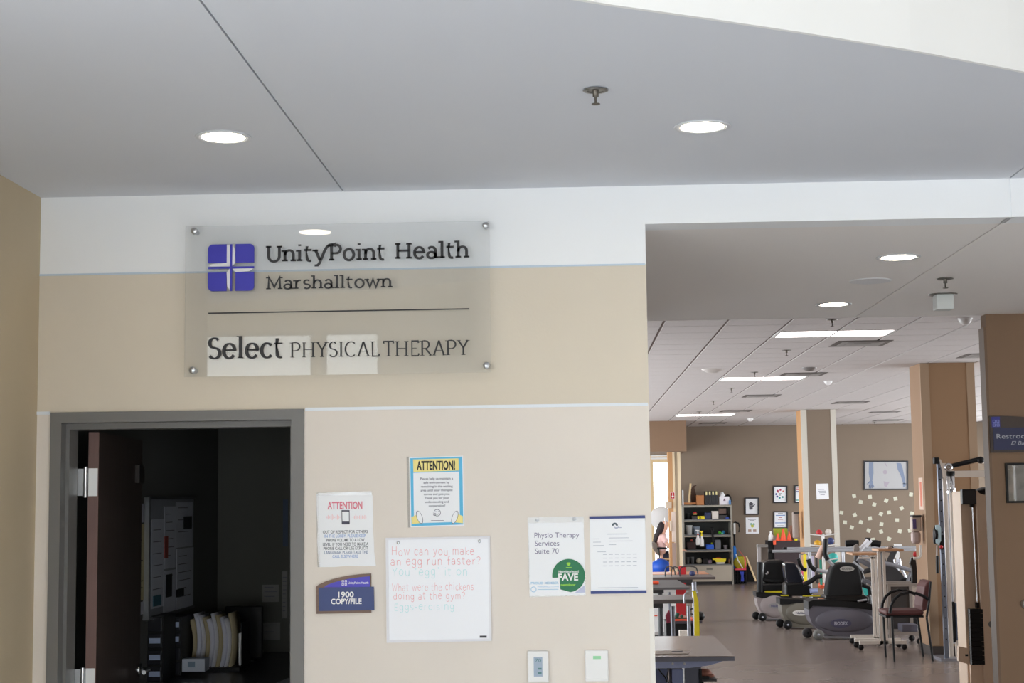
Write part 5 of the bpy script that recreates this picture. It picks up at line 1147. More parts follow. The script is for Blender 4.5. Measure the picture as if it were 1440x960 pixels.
for a, b, c2, d2 in ((xk0, xk1, 35.6, 35.62), (xk0, xk1, 35.88, 35.9)):
    k = MB()
    for i in range(5): xx = a+(b-a)*i/4; k.box(xx-.008, xx+.008, c2, d2, 0, zk)
    for j in range(5): z = zk*j/4; k.box(a, b, c2+.001, d2-.001, max(0, z-.012), z+.004)
    k.build('lattice_side', BLACK, parent=ct)
MB().box(xk0, xk0+.02, 35.62, 35.88, 0, zk).build('end_panel', BLACK, parent=ct); MB().box(xk1-.02, xk1, 35.62, 35.88, 0, zk).build('end_panel', BLACK, parent=ct)
MB().box(xk0+.02, xk1-.02, 35.86, 35.88, 0, zk).box(xk0+.02, xk1-.02, 35.62, 35.88, 0, .01).build('liner', BLACK, parent=ct)
k = MB(); ppoly(k, [(1040.2, 803.5), (1046, 803.5), (1045.5, 809), (1046.4, 817), (1042, 817), (1042.6, 809)], 35.56, .03); one('blue_bottle', 'blue bottle shape in front of the black crate', 'bottle', col('royal_plastic', (48, 66, 170), .5), k)
k = MB(); k.pbox(1033.8, 799.4, 1049.6, 801.4, 35.62, .26); one('pink_tray', 'pink tray lying across the black crate', 'tray', col('pink_plastic', (224, 72, 92), .5), k)
cxx, czz = at(1041, 791, 35.75); one('yellow_disc', 'olive yellow disc toy standing in the black crate', 'toy', col('olive_yellow', (178, 172, 36), .5), MB().lathe([(0, -.03), (.12, -.02), (.155, 0), (.12, .02), (0, .03)], (cxx, 35.75, czz), 'y', 24))
k = MB(); ptube(k, [(1035, 779), (1037.5, 787), (1041, 793), (1044.5, 799)], 35.68, .012); one('white_rope', 'curved white cord in front of the yellow disc', 'cord', WHITEP, k)
k = MB(); ptube(k, [(1047.4, 784), (1048.2, 799)], 35.66, .016); ptube(k, [(1039, 773), (1048, 785)], 35.7, .006); one('red_wand', 'pinkish red wand sticking out of the black crate', 'wand', col('coral_red', (212, 70, 74), .5), k)
k = MB(); k.tube([P(1049.2, 782.5, 35.75), P(1063, 816.8, 35.5)], .022, 8); one('wood_stick', 'pale wooden stick leaning right of the black crate', 'stick', WOOD, k)
k = MB(); ppoly(k, [(1050, 817.6), (1050.4, 792), (1052.6, 790), (1061, 815), (1061.2, 817.6)], 35.78, .2); one('dark_bag', 'dark bag on the floor behind the wooden stick', 'bag', BLACKV, k)

# --- framed pictures and papers on the far wall
FRM = col('black_frame', (28, 32, 40), .4)
def framed(label, x0, y0, x1, y1, art, Y=YF, fw=1.6, bg=PAPER, nm='framed_print'):
    t = thing(nm, label, 'picture', P((x0+x1)/2, y1, Y)); k = MB(); o_ = [(x0, y0), (x1, y0), (x1, y1), (x0, y1)]; i_ = [(x0+fw, y0+fw), (x1-fw, y0+fw), (x1-fw, y1-fw), (x0+fw, y1-fw)]
    a, b = poly_at(o_, Y), poly_at(i_, Y); f_ = Y-.03
    k.add([(x, f_, z) for x, z in a+b]+[(x, Y-.001, z) for x, z in a+b], [(0, 1, 5, 4), (1, 2, 6, 5), (2, 3, 7, 6), (3, 0, 4, 7), (0, 8, 9, 1), (1, 9, 10, 2), (2, 10, 11, 3), (3, 11, 8, 0), (4, 5, 13, 12), (5, 6, 14, 13), (6, 7, 15, 14), (7, 4, 12, 15)])
    k.build('frame', FRM, parent=t); MB().prism(b, Y-.012, Y-.004).build('mount', bg, parent=t)
    for m, fn in art: kk = MB(); fn(kk, Y-.0135); kk.build('print', m, parent=t)
    return t
GPR = col('grey_sketch', (96, 96, 106), .7)
def blobs(pts, r): 
    def f(k, y):
        for px, py in pts:
            c = P(px, py, y); rr = r*y/FPX; k.prism([(c.x+rr*math.cos(a*.9), c.z+rr*math.sin(a*.9)) for a in range(7)], y, y+.001)
    return f
def lines(rows_, h_=.8):
    def f(k, y):
        for a, b, py in rows_: 
            x0, z = at(a, py, y); x1, _ = at(b, py, y); k.box(x0, x1, y, y+.001, z-h_*y/FPX/2, z+h_*y/FPX/2)
    return f
def hand(k, y):
    ppoly(k, [(1053.5, 711), (1058.5, 711), (1058.5, 716), (1053.8, 716.4)], y, .001)
    for a in ((1054.2, 711, 1053.8, 707), (1055.4, 710.6, 1055.4, 705.6), (1056.6, 710.6, 1056.8, 705.8), (1057.8, 711, 1058.6, 707), (1058, 712.4, 1061.4, 709)): k.tube([P(a[0], a[1], y), P(a[2], a[3], y)], .012, 5)
framed('framed grey drawing of a hand, on the far wall above an unframed sheet', 1047, 699.3, 1067, 723.6, [(GPR, hand)])
framed('framed sheet with a circle of coloured handprints on the far wall', 1087, 682.6, 1107, 707.2, [(col('crimson_print', (190, 60, 100), .7), blobs([(1093.6, 690), (1097.4, 688.6)], 1.5)), (col('orange_print', (226, 130, 120), .7), blobs([(1101.4, 690.6), (1094.4, 691.4)], 1.3)), (col('violet_print', (80, 72, 150), .7), blobs([(1091.6, 694.6), (1093, 698)], 1.5)), (col('teal_print2', (60, 150, 156), .7), blobs([(1096.4, 699.8), (1100.6, 698.6)], 1.5)), (GPR, lines([(1095, 1099, 694), (1095, 1098, 696)], .9))])
framed('framed typed certificate below the handprint picture on the far wall', 1087.4, 718.6, 1107.4, 742.6, [(col('blue_line_print', (120, 150, 206), .7), lines([(1091, 1104, 724.5), (1090, 1105, 735)], 1.1)), (col('rose_print', (190, 110, 120), .7), lines([(1095, 1100, 727.5), (1094, 1101, 730)], .9)), (GPR, lines([(1094, 1101, 721.5), (1093, 1102, 739)], .5))])
framed('framed colourful sheet half hidden behind the far column', 1117, 682, 1137, 707, [(col('rose_print', (190, 110, 120), .7), lines([(1119.4, 1123, 686), (1119.4, 1123, 688.4)], 1.2)), (col('violet_print', (80, 72, 150), .7), lines([(1119.4, 1123, 691)], 1.4)), (TEAL, lines([(1119.4, 1123, 703)], 1.4))])
def loose(label, q, Y, prints, nm='paper_notice'):
    t = thing(nm, label, 'notice', P(q[3][0], q[3][1], Y)); ppoly(MB(), q, Y-.004, .003).build('sheet', PAPER, parent=t)
    for m, fn in prints: kk = MB(); fn(kk, Y-.0048); kk.build('print', m, parent=t)
loose('unframed sheet with a yellow and green picture below the hand drawing', [(1048.6, 727.4), (1066.6, 727), (1067.4, 750), (1049, 750.4)], YF, [(GPR, lines([(1052, 1063, 730), (1054, 1061, 732)], .8)), (col('lime_yellow', (206, 206, 80), .7), blobs([(1058, 739.4)], 2.2)), (col('mint_print', (140, 196, 180), .7), blobs([(1056.4, 736.6), (1060, 736.8)], 1.6)), (col('tan_print', (176, 150, 136), .7), lines([(1052, 1056.6, 746), (1059, 1063.6, 746)], 3.6))])
loose('white sheet taped to the front of the far column', [(1147.4, 680), (1164.8, 679.6), (1165.8, 701.6), (1148.4, 702.2)], 29.7, [(col('lilac_grey', (150, 150, 166), .7), lines([(1150, 1159, 688), (1151, 1161.6, 690.4), (1152, 1162, 692.8), (1153.6, 1160, 695.4)], .7))])
# anatomy picture
BPR = col('blue_grey_anatomy', (126, 138, 162), .7); MPR = col('mauve_anatomy', (168, 158, 170), .7)
def arm_l(k, y):
    ppoly(k, [(1222, 650), (1228, 650), (1228.4, 665), (1226.6, 676), (1223.6, 676), (1221.6, 665)], y, .001)
    ppoly(k, [(1222.2, 676), (1227.6, 676), (1228, 682), (1225, 684), (1222.6, 682)], y, .001)
    for a in ((1222.6, 681, 1222.4, 686), (1224.4, 682, 1224.4, 686.4), (1226.2, 682, 1226.8, 686), (1227.4, 681, 1229, 684.6), (1222.4, 678, 1219.6, 680.6)): k.tube([P(a[0], a[1], y), P(a[2], a[3], y)], .012, 5)
def arm_r(k, y):
    ppoly(k, [(1260.6, 650.6), (1267, 651), (1269.4, 658), (1272.6, 674), (1272.6, 680), (1270, 680), (1266.4, 668), (1262.4, 660)], y, .001)
    ppoly(k, [(1269.4, 679), (1274.6, 679), (1273, 684), (1270, 685)], y, .001)
def mid(k, y):
    ppoly(k, [(1243.4, 650.4), (1245, 650.4), (1248.8, 657), (1246, 655)], y, .001); blobs([(1244.6, 663.6)], 3)(k, y)
    ppoly(k, [(1242.6, 676), (1247, 678), (1251.4, 677), (1248.6, 681), (1246.6, 685), (1243.4, 683)], y, .001)
framed('large framed anatomy print of arms and hands on the far wall', 1214.4, 647.6, 1276.8, 688.8, [(BPR, arm_l), (BPR, arm_r), (MPR, mid)], fw=1.9, bg=col('grey_white_mount', (178, 178, 180), .6), nm='anatomy_print')
# sticky notes
notes = [(211,602),(259,645),(325,608),(356,663),(442,635),(509,620),(621,590),(554,689),(119,722),(215,738),(404,730),(463,720),(628,728),(145,792),(260,790),(325,762),(408,805),(521,776),(194,829),(315,850),(405,858),(540,855),(613,850),(463,911),(347,917)]
rows_n = ['top', 'upper', 'middle', 'lower', 'bottom']
srt = sorted(notes, key=lambda q: q[1]); nrg = random.Random(4); NOTE = col('pale_sticky_note', (206, 206, 188), .7)
ordw = ['first', 'second', 'third', 'fourth', 'fifth', 'sixth', 'seventh', 'eighth', 'ninth']
lab = {}
for b in range(0, 25, 5):
    for i, q in enumerate(sorted(srt[b:b+5])): lab[q] = '%s from the left in the %s band of pale sticky notes below the anatomy print' % (ordw[i], rows_n[b//5])
nm_ = None
for q in notes:
    px, py = 1160+q[0]/5.132, 580+q[1]/5.132; c = P(px, py, YF)
    if nm_ is None:
        r = .042; nm_ = MB().box(-r, r, -.006, -.001, -r, r); me = bpy.data.meshes.new('sticky_note'); me.from_pydata(nm_.v, [], nm_.f); me.materials.append(NOTE)
    o = bpy.data.objects.new('sticky_note', me); SC.collection.objects.link(o); o.location = c; o.rotation_euler = (0, nrg.choice([-1, 1])*nrg.uniform(.05, .5), 0)
    tag(o, lab[q], 'sticky note', 'sticky notes on the far wall')

# --- dark cabinet with cones
Yk = 33.4
mc = thing('maroon_cabinet', 'dark maroon cabinet below the orange cones', 'cabinet', P(1105, 820, Yk))
MB().pbox(1090, 760.5, 1128, 830, Yk, .6, floor=True).build('body', MAROON, parent=mc); MB().pbox(1081, 760, 1090, 830, Yk+.1, .5, floor=True).build('side_case', BLACK, parent=mc)
zc_ = at(1100, 760.4, Yk)[1]
for px, pyt, rr, l in ((1093.8, 749.6, 3.7, 'left of the three orange cones on the maroon cabinet'), (1101.2, 743.4, 5.2, 'tallest orange cone in the middle on the maroon cabinet'), (1109.6, 747.4, 4.0, 'right of the three orange cones on the maroon cabinet')):
    x, zt_ = at(px, pyt, Yk+.2); r = rr*Yk/FPX; t = thing('orange_cone', l, 'cone', (x, Yk+.2, zc_), 'orange cones on the maroon cabinet')
    MB().lathe([(r*.85, .012), (r*.3, (zt_-zc_)*.8), (r*.22, zt_-zc_), (0, zt_-zc_)], (x, Yk+.2, zc_), 'z', 20).build('cone', ORNG, parent=t)
    MB().box(x-r*.95, x+r*.95, Yk+.2-r*.95, Yk+.2+r*.95, zc_+.001, zc_+.014).build('base', ORNG, parent=t)
one('orange_cup', 'small orange piece hanging at the left corner of the maroon cabinet', 'cup', ORNG, MB().pbox(1087.6, 759.6, 1091.4, 766, Yk-.05, .05, bev=.01))
one('green_banner', 'yellow green cloth draped behind the orange cones', 'cloth', col('yellow_green_cloth', (150, 160, 40), .8, noise=.3, nscale=6), ppoly(MB(), [(1087.6, 742.6), (1107, 742.4), (1108, 749), (1106, 757), (1096, 755), (1088, 752)], Yk+.4, .03))
one('clear_bottle', 'small white bottle left of the orange cones', 'bottle', WHITEP, MB().lathe([(0, 0), (.055, 0), (.05, .1), (.02, .15), (.02, .19), (0, .19)], (P(1085, 760, Yk+.2).x, Yk+.3, at(1085, 760, Yk+.1)[1]), 'z', 14))
one('brown_sack', 'brown paper sack right of the orange cones', 'sack', col('sack_brown', (138, 100, 82), .8), MB().pbox(1110, 738.5, 1117, 759, Yk+.35, .12, bev=.03))
one('red_bottle', 'tall red bottle beside the brown sack', 'bottle', REDM, MB().lathe([(0, 0), (.035, 0), (.03, .2), (.015, .3), (0, .3)], (P(1119, 760, Yk+.3).x, Yk+.3, zc_), 'z', 12))
one('yellow_cup', 'small yellow cup beside the red bottle', 'cup', YELM, MB().lathe([(0, 0), (.03, 0), (.036, .08), (0, .08)], (P(1119.4, 760, Yk+.1).x, Yk+.1, zc_), 'z', 12))
ds = thing('column_dispenser', 'grey hand sanitiser dispenser on the left side of the far column', 'dispenser', P(1123, 757, 29.9))
xk = at(1127, 740, 29.7)[0]
MB().box(xk-.13, xk-.01, 29.85, 30.02, at(1123, 757, 29.9)[1], at(1123, 719, 29.9)[1], bev=.03).build('housing', col('dispenser_grey', (160, 146, 138), .5), parent=ds)
MB().box(xk-.12, xk-.012, 29.835, 29.85, at(1123, 722, 29.9)[1], at(1123, 719.5, 29.9)[1]).build('top_strip', DGREY, parent=ds)

# --- exercise bands hanging in a row, and ball rack before the far column
k = 0
for nm, px, w_, y0, y1, m, l in (('a', 1132.4, 2.2, 779, 817, YELM, 'yellow exercise band hanging behind the steppers'), ('b', 1128.6, .9, 795, 826, col('pink_band', (226, 90, 130), .6), 'thin pink exercise band left of the yellow one'),
        ('c', 1137.4, 1.4, 779, 812, LG, 'grey exercise band right of the yellow one'), ('d', 1143.4, 2, 781, 812, col('pale_lilac_band', (190, 184, 206), .6), 'pale lilac exercise band behind the steppers'), ('e', 1154.4, 1.6, 782, 822, col('teal_band', (40, 140, 120), .6), 'teal exercise band next to the ball rack'),
        ('f', 1148.6, 1.5, 781, 820, DGREY, 'dark exercise band left of the teal one')):
    one('exercise_band', l, 'exercise band', m, MB().pbox(px-w_, y0, px+w_, y1, 27.3, .02), 'exercise bands behind the steppers')
k = MB(); k.tube([P(1125, 779, 27.32), P(1160, 778, 27.32)], .014, 8); k.tube([P(1125, 779, 27.32), (P(1125, 779, 27.32).x, 27.32, 0)], .014, 8); one('band_rail', 'thin metal rail holding the exercise bands', 'rail', GREY, k)
rk = thing('ball_rack', 'white metal ball rack in front of the far column', 'rack', (P(1159, 800, 27.9).x, 27.9, 0)); WM = col('white_rack_paint', (222, 220, 218), .4)
xr0 = P(1159.4, 800, 27.9).x
MB().tube([(xr0, 27.95, .03), (xr0, 27.95, at(1159, 750.5, 27.9)[1])], .026, 10).build('post', WM, parent=rk); MB().box(xr0-.35, xr0+.35, 27.75, 28.15, 0, .03).build('foot', WM, parent=rk)
tiers = [(752, 1139.6, 1178), (767, 1139.6, 1179), (787, 1160, 1179), (801, 1139.6, 1179), (811, 1139.6, 1178)]
for py, a, b in tiers:
    k = MB(); k.tube([P(a, py-1, 27.85), (xr0, 27.9, at(1159, py+1, 27.9)[1]), P(b, py-2, 27.85)], .012, 6); k.tube([P(a, py-1, 28.05), (xr0, 27.98, at(1159, py+1, 27.98)[1]), P(b, py-2, 28.05)], .012, 6); k.build('arm', WM, parent=rk)
for l, m, px, py, r in (('red ball on the upper left arm of the ball rack', REDM, 1152, 748.6, 4.2), ('white ball on the upper right arm of the ball rack', OFFW, 1164.8, 748, 4.4), ('yellow ball on the second arm of the ball rack', col('amber_ball', (214, 160, 30), .4), 1149.6, 764, 5),
        ('dark blue and red ball on the second right arm of the ball rack', col('navy_ball', (48, 60, 110), .4), 1168, 760.5, 5), ('teal ball on the middle right arm of the ball rack', TEAL, 1171.4, 784, 7), ('maroon ball on the fourth right arm of the ball rack', col('maroon_ball', (120, 34, 44), .4), 1169.6, 799.4, 5),
        ('orange ball at the bottom of the ball rack', col('rust_orange', (206, 84, 44), .4), 1155.4, 823, 5)): sball(l, m, px, py, r, yy=27.95, group='balls on the ball rack', name='exercise_ball')

# --- parallel bars
pbm = thing('parallel_bars', 'long silver parallel bars crossing the gym', 'exercise bars', (P(1190, 770, 25.6).x, 25.6, 0))
for pa, pb2, Y, nm in (((1081, 775), (1288, 772.6), 25.3, 0), ((1102, 771.4), (1289, 768.8), 26.1, 1)):
    a, b = P(*pa, Y), P(*pb2, Y); z = (a.z+b.z)/2
    MB().box(a.x, b.x, Y-.02, Y+.03, z-.022, z+.022, bev=.012).build('bar', SILV, parent=pbm)
    MB().box(a.x-.01, a.x+.06, Y-.022, Y+.032, z-.024, z+.024, bev=.01).build('end_cap', BLACK, parent=pbm)
    for px in (1139, 1186, 1262): MB().tube([(P(px, 790, Y).x, Y, 0), (P(px, 790, Y).x, Y, z-.02)], .024, 10).build('post', SILV, parent=pbm)
ps = thing('grey_post', 'short pale post with black cap left of the parallel bars', 'post', (P(1068, 790, 26.5).x, 26.5, 0))
MB().pbox(1066, 769, 1070.4, 830, 26.5, .1, floor=True).build('post', col('pale_grey_post', (168, 162, 162), .4), parent=ps); MB().pbox(1065.2, 765.6, 1080, 769, 26.48, .14).build('top_tray', col('steel_tray', (150, 146, 142), .35, metal=.5), parent=ps)
ppoly(MB(), [(1070.6, 769.4), (1080, 769.4), (1080, 787), (1070.6, 787)], 26.6, .04).build('panel', col('taupe_plate', (112, 100, 90), .6), parent=ps)

# --- recumbent steppers
def stepper(label, Y, base, deck, bm, wheels, wm, strip, logo_t, logo_c, logo_m, logo_txt, back, backm, seat, yel, extras, dz=.42):
    fx = at(sum(p[0] for p in base)/len(base), base[0][1], Y)[0]; t = thing('recumbent_stepper', label, 'exercise machine', (fx, Y+dz/2, 0), 'recumbent steppers in a row')
    k = MB(); ppoly(k, base, Y, dz); k.build('base_shroud', bm, parent=t)
    k = MB(); cx_ = sum(p[0] for p in base)/len(base); cy_ = sum(p[1] for p in base)/len(base)
    k = MB(); ppoly(k, deck, Y-.02, dz+.04); k.build('deck', BLACK, parent=t)
    bc = (min(p[0] for p in base)*.46+max(p[0] for p in base)*.54, cy_+1); bc3 = P(bc[0], bc[1], Y); brx = (max(p[0] for p in base)-min(p[0] for p in base))*.43*Y/FPX; brz = 17*Y/FPX
    MB().ball((bc3.x, Y+.004, bc3.z), brx, .05, brz*.95, 32, 14).build('side_bulge', bm, parent=t)
    for i, (px, r) in enumerate(wheels):
        x = at(px, 880, Y-.03*i)[0]; r_ = r*Y/FPX; yy = Y+.30 if i == 0 else Y-.05
        k = MB().lathe([(0, -.02), (r_*.3, -.025), (r_*.8, -.02), (r_, -.005), (r_, .03), (0, .035)], (x, yy, r_), 'y', 24); wo = k.build('wheel', wm[i], parent=t)
        MB().lathe([(0, -.03), (r_*.25, -.028), (r_*.25, -.02)], (x, yy, r_), 'y', 12).build('hub', LG if i else BLACK, parent=wo)
    if strip: MB().box(at(strip[0], 880, Y)[0], at(strip[1], 880, Y)[0], Y+.02, Y+dz-.02, .02, .05).build('foot_rail', LG, parent=t)
    c = P(*logo_c[:2], Y-.048); rx, rz = logo_c[2]*Y/FPX, logo_c[3]*Y/FPX
    MB().prism([(c.x+rx*math.cos(a*.2618), c.z+rz*math.sin(a*.2618)) for a in range(24)], Y-.052, Y+.002).build('badge', logo_m, parent=t)
    k = MB(); write(k, logo_txt, c.x, c.z, Y-.054, w=rx*1.25, h=rz*.8, bold=.02); k.build('badge_lettering', logo_t, parent=t)
    k = MB(); ppoly(k, back, Y+.02, .3); bo_ = k.build('backrest', backm, parent=t); bv = bo_.modifiers.new('b', 'BEVEL'); bv.width = .05; bv.segments = 3
    k = MB(); ppoly(k, seat, Y-.0, .38); so_ = k.build('seat', BLACKV, parent=t); bv = so_.modifiers.new('b', 'BEVEL'); bv.width = .03; bv.segments = 2
    for a in yel: MB().pbox(a[0], a[1], a[2], a[3], Y-.02, .03, bev=.005).build('yellow_rail', col('yellow_rail', (190, 176, 20), .5), parent=t)
    for nm, m, pts, r, dy in extras: ptube(MB(), pts, Y+dy, r).build(nm, m, parent=t)
    return t
YA_, YB_, YC_ = G(1072, 873.5).y+.1, G(1107, 885).y+.1, G(1150, 900).y+.05
GA = col('pale_grey_shroud', (158, 148, 148), .4); GB = col('olive_grey_shroud', (112, 108, 98), .4); GC = col('slate_grey_shroud', (96, 94, 104), .4)
stepper('pale grey recumbent stepper, farthest of the three in the row', YA_, [(1064.4, 842), (1070, 839), (1085, 838), (1104, 840), (1110, 843), (1110, 869.6), (1078, 869.6), (1071, 862), (1066, 852)], [(1063, 832.5), (1068, 832), (1100, 834), (1114, 838), (1114, 843.5), (1085, 838.4), (1075, 841), (1063.6, 839)], GA, ((1066.6, 5.4), (1072.4, 5.6)), (BLACK, BLACK), (1078, 1110),
    col('navy_badge_text', (70, 76, 120), .5), (1091.4, 851.4, 11, 4.2), col('grey_badge', (150, 146, 146), .4), 'NuStep', [(1074, 792), (1079, 788), (1100, 787), (1105, 791), (1106, 815), (1102, 820), (1076, 820), (1072, 812)], BLACKV, [(1070, 820), (1104, 819), (1108, 826), (1106, 832), (1070, 832)],
    [(1069, 826.4, 1072.6, 829.4), (1075.4, 830.4, 1100.4, 833.4)], [('support_post', BLACK, [(1068.6, 790), (1068.8, 832)], .045, -.02), ('arm_bar', BLACK, [(1072, 814), (1084, 817), (1098, 817)], .025, .0), ('chrome_clip', CHROME, [(1077.4, 807.5), (1080.8, 804)], .02, -.02), ('grip', SILV, [(1069.6, 790), (1071.6, 801), (1071, 810)], .014, -.02)])
stepper('olive grey recumbent stepper in the middle of the row, with glossy seat back', YB_, [(1098.6, 850), (1108, 848.4), (1118, 846.6), (1140, 848), (1160, 852), (1160, 881.6), (1112, 881.6), (1105, 873), (1100, 862)], [(1096.6, 841.6), (1110, 842.6), (1135, 843), (1150, 846), (1150, 853), (1120, 847), (1110, 849.6), (1097, 850)], GB, ((1100.8, 5.8), (1107.8, 6.2)), (BLACK, BLACK), (1112, 1150),
    col('navy_badge_text2', (40, 44, 80), .5), (1126.6, 861.4, 11.6, 3.8), col('white_badge', (214, 212, 208), .4), 'NuStep', [(1103, 793), (1107, 790.6), (1118, 791), (1122, 794), (1131, 815), (1129, 820), (1108, 820), (1105, 812)], col('glossy_black_vinyl', (30, 32, 40), .16), [(1104, 820), (1128, 818), (1140, 824), (1146, 832), (1140, 838), (1104, 838)],
    [(1098, 836.2, 1109, 838), (1129, 836.8, 1153.4, 838.6)], [('arm_lever', BLACK, [(1130, 822), (1142, 816), (1148, 811), (1156, 810)], .035, -.1), ('curved_arm', BLACK, [(1122.6, 785), (1125.4, 793), (1128.4, 799.4), (1134, 801.4)], .028, .1), ('chrome_edge', CHROME, [(1119.4, 793.4), (1129.6, 812)], .010, -.03), ('long_arm', SILV, [(1136, 783), (1141, 795), (1148, 801.4), (1172, 806)], .028, -.05), ('arm_grip', BLACK, [(1136.6, 786), (1140, 796), (1147, 801.6)], .036, -.06), ('seat_pad_highlight', SLATE, [(1139, 831), (1150, 830)], .035, -.04)])
tC = stepper('slate grey recumbent stepper nearest the camera, with an oval badge on its seat back', YC_, [(1137, 858), (1143, 851.4), (1160, 851.6), (1190, 853), (1228, 857.5), (1230.5, 875), (1229, 892), (1195, 894.6), (1165, 893), (1152, 886), (1142, 876), (1138, 866)], [(1136.6, 846), (1144, 843.4), (1165, 843), (1222, 848), (1232, 851), (1231, 858), (1190, 853.6), (1143, 851.6), (1137, 857)], GC, ((1139.6, 7), (1150.4, 7.4)), (DGREY, col('wheel_grey', (116, 118, 116), .4)), (1160, 1228),
    col('pale_badge_text', (176, 176, 190), .5), (1182.6, 876, 14.4, 6), col('slate_badge', (72, 70, 92), .4), 'BIODEX', [(1176, 792.6), (1184, 791), (1200, 791.6), (1208, 796), (1212, 815), (1214, 835), (1209, 843), (1166, 843), (1162, 837), (1165, 815), (1170, 798)], col('black_mesh_fabric', (12, 12, 14), .85), [(1160, 837), (1216, 836), (1224, 841), (1220, 848), (1162, 847)],
    [], [('handle_arm', BLACK, [(1161, 757), (1160.6, 766), (1160, 778), (1164, 787)], .035, .1), ('handle_tube', SILV, [(1164, 787), (1172, 795)], .022, .1), ('handle_grip', col('pinkish_grip', (206, 176, 162), .5), [(1158.6, 768), (1154.6, 776), (1150.4, 785)], .045, .15), ('side_arm', BLACK, [(1213, 822), (1222, 826), (1224, 836)], .03, 0), ('adjust_lever', SILV, [(1206, 845), (1219, 843)], .014, -.04)])
Yb = YC_+.012; c = P(1191.4, 799.6, Yb); rx, rz = 10*Yb/FPX, 3.6*Yb/FPX
MB().prism([(c.x+rx*math.cos(a*.2618), c.z+rz*math.sin(a*.2618)) for a in range(24)], Yb, Yb+.01).build('seat_badge', col('silver_badge', (166, 164, 160), .35), parent=tC)
k = MB(); write(k, 'BIODEX', c.x, c.z, Yb-.001, w=rx*1.4, h=rz*.7); k.build('seat_badge_lettering', DGREY, parent=tC)
one('orange_pad', 'small orange beige pad lying between the middle and nearest steppers', 'pad', col('peach_pad', (210, 150, 116), .6), MB().pbox(1151, 841.2, 1160, 843.6, YC_+.15, .1, bev=.01))

# --- cross trainer arms and treadmill behind
xt = thing('cross_trainer', 'grey elliptical trainer with white tipped silver arms behind the nearest stepper', 'exercise machine', (P(1215, 830, 23.6).x, 23.6, 0))
for nm, m, pts, r, dy in (('arm', col('bright_white_grip', (226, 226, 232), .3), [(1207, 779), (1211, 771), (1217, 764), (1221, 759)], .032, 0), ('arm', col('bright_white_grip', (226, 226, 232), .3), [(1217, 768), (1221, 763), (1225, 759)], .03, .3), ('grip', BLACK, [(1217, 758.4), (1223, 758.6)], .03, .15),
        ('handlebar', BLACK, [(1189, 764), (1198, 763.4), (1207, 764)], .05, .4), ('handlebar', BLACK, [(1224, 764), (1231, 763.4), (1238, 765)], .05, .4), ('link_arm', GREY, [(1206, 785), (1222, 794), (1236, 804)], .04, 0), ('link_arm', SILV, [(1208, 776), (1228, 790), (1232, 800), (1240, 815), (1243, 822)], .03, -.1),
        ('link_arm', SILV, [(1200, 790), (1214, 802)], .02, -.2), ('crank_arm', DGREY, [(1214, 804), (1224, 801)], .035, -.1), ('crank_arm', GREY, [(1212, 816), (1222, 818), (1234, 826)], .03, .1), ('frame_tube', DGREY, [(1205, 775), (1204, 790), (1212, 812), (1222, 840), (1226, 870)], .04, .2), ('stride_rail', SILV, [(1228, 822), (1240, 838), (1246, 852)], .025, -.1)): ptube(MB(), pts, 23.6+dy, r).build(nm, m, parent=xt)
MB().box(P(1205, 880, 23.6).x, P(1246, 880, 23.6).x, 23.5, 23.9, 0, .18, bev=.04).build('base', BLACK, parent=xt)
ppoly(MB(), [(1201.6, 767), (1206, 764.6), (1209, 771), (1205.4, 780), (1200.6, 778)], 23.5, .08).build('console', col('taupe_console', (120, 110, 104), .5), parent=xt)
ppoly(MB(), [(1214, 826), (1222, 824), (1226, 834), (1217, 838)], 23.4, .1).build('teal_pedal', TEAL, parent=xt)
tr = thing('treadmill', 'dark grey treadmill with a long side rail left of the brown column', 'exercise machine', (P(1260, 820, 23.2).x, 23.4, 0))
ppoly(MB(), [(1245, 779), (1256, 775), (1262, 774.6), (1256, 788), (1258, 797), (1268, 806), (1276, 819), (1245, 819)], 23.3, .5).build('motor_mast', DGREY, parent=tr)
ptube(MB(), [(1244, 792), (1256, 794), (1270, 798.6), (1284, 802.4)], 23.1, .03).build('side_rail', GREY, parent=tr); MB().ball(P(1285, 802.4, 23.1), .04, .035, .035).build('rail_end', SILV, parent=tr)
ptube(MB(), [(1281, 804), (1277.4, 812), (1276, 819)], 23.15, .022).build('rail_post', GREY, parent=tr)
MB().box(P(1242, 880, 23.2).x, P(1290, 880, 23.2).x, 23.0, 24.6, .02, .2, bev=.03).build('running_deck', BLACK, parent=tr)
MB().ball((P(1280.5, 818, 23.2).x, 23.3, at(1280, 817.6, 23.2)[1]), .13, .1, .06).build('black_pod', BLACK, parent=tr)
ppoly(MB(), [(1249, 768), (1255, 767), (1257, 770), (1250, 771.6)], 23.2, .1).build('console', BLACK, parent=tr); MB().pbox(1246, 769, 1252, 772.6, 23.1, .06).build('console_label', col('beige_label', (180, 168, 156), .5), parent=tr)
wl = thing('folding_walker', 'bright folding frame with a white panel behind the treadmill rail', 'walker', (P(1264, 800, 24.6).x, 24.6, 0))
ppoly(MB(), [(1256.6, 776), (1265, 776), (1265, 783), (1262, 787), (1256, 782)], 24.6, .03).build('panel', WHITEP, parent=wl)
for pts in ([(1256.4, 776), (1254.2, 783), (1257.6, 793)], [(1264.6, 786), (1267, 797), (1274.4, 813), (1281, 840)], [(1257.6, 792), (1266, 790)]): ptube(MB(), pts, 24.6, .02).build('tube', col('bright_silver', (228, 230, 240), .2, metal=.5), parent=wl)
one('white_tray_top', 'thin white lid seen above the parallel bars near the brown column', 'lid', WHITEP, MB().pbox(1258.4, 764.6, 1268, 767.6, 26.06, .08))
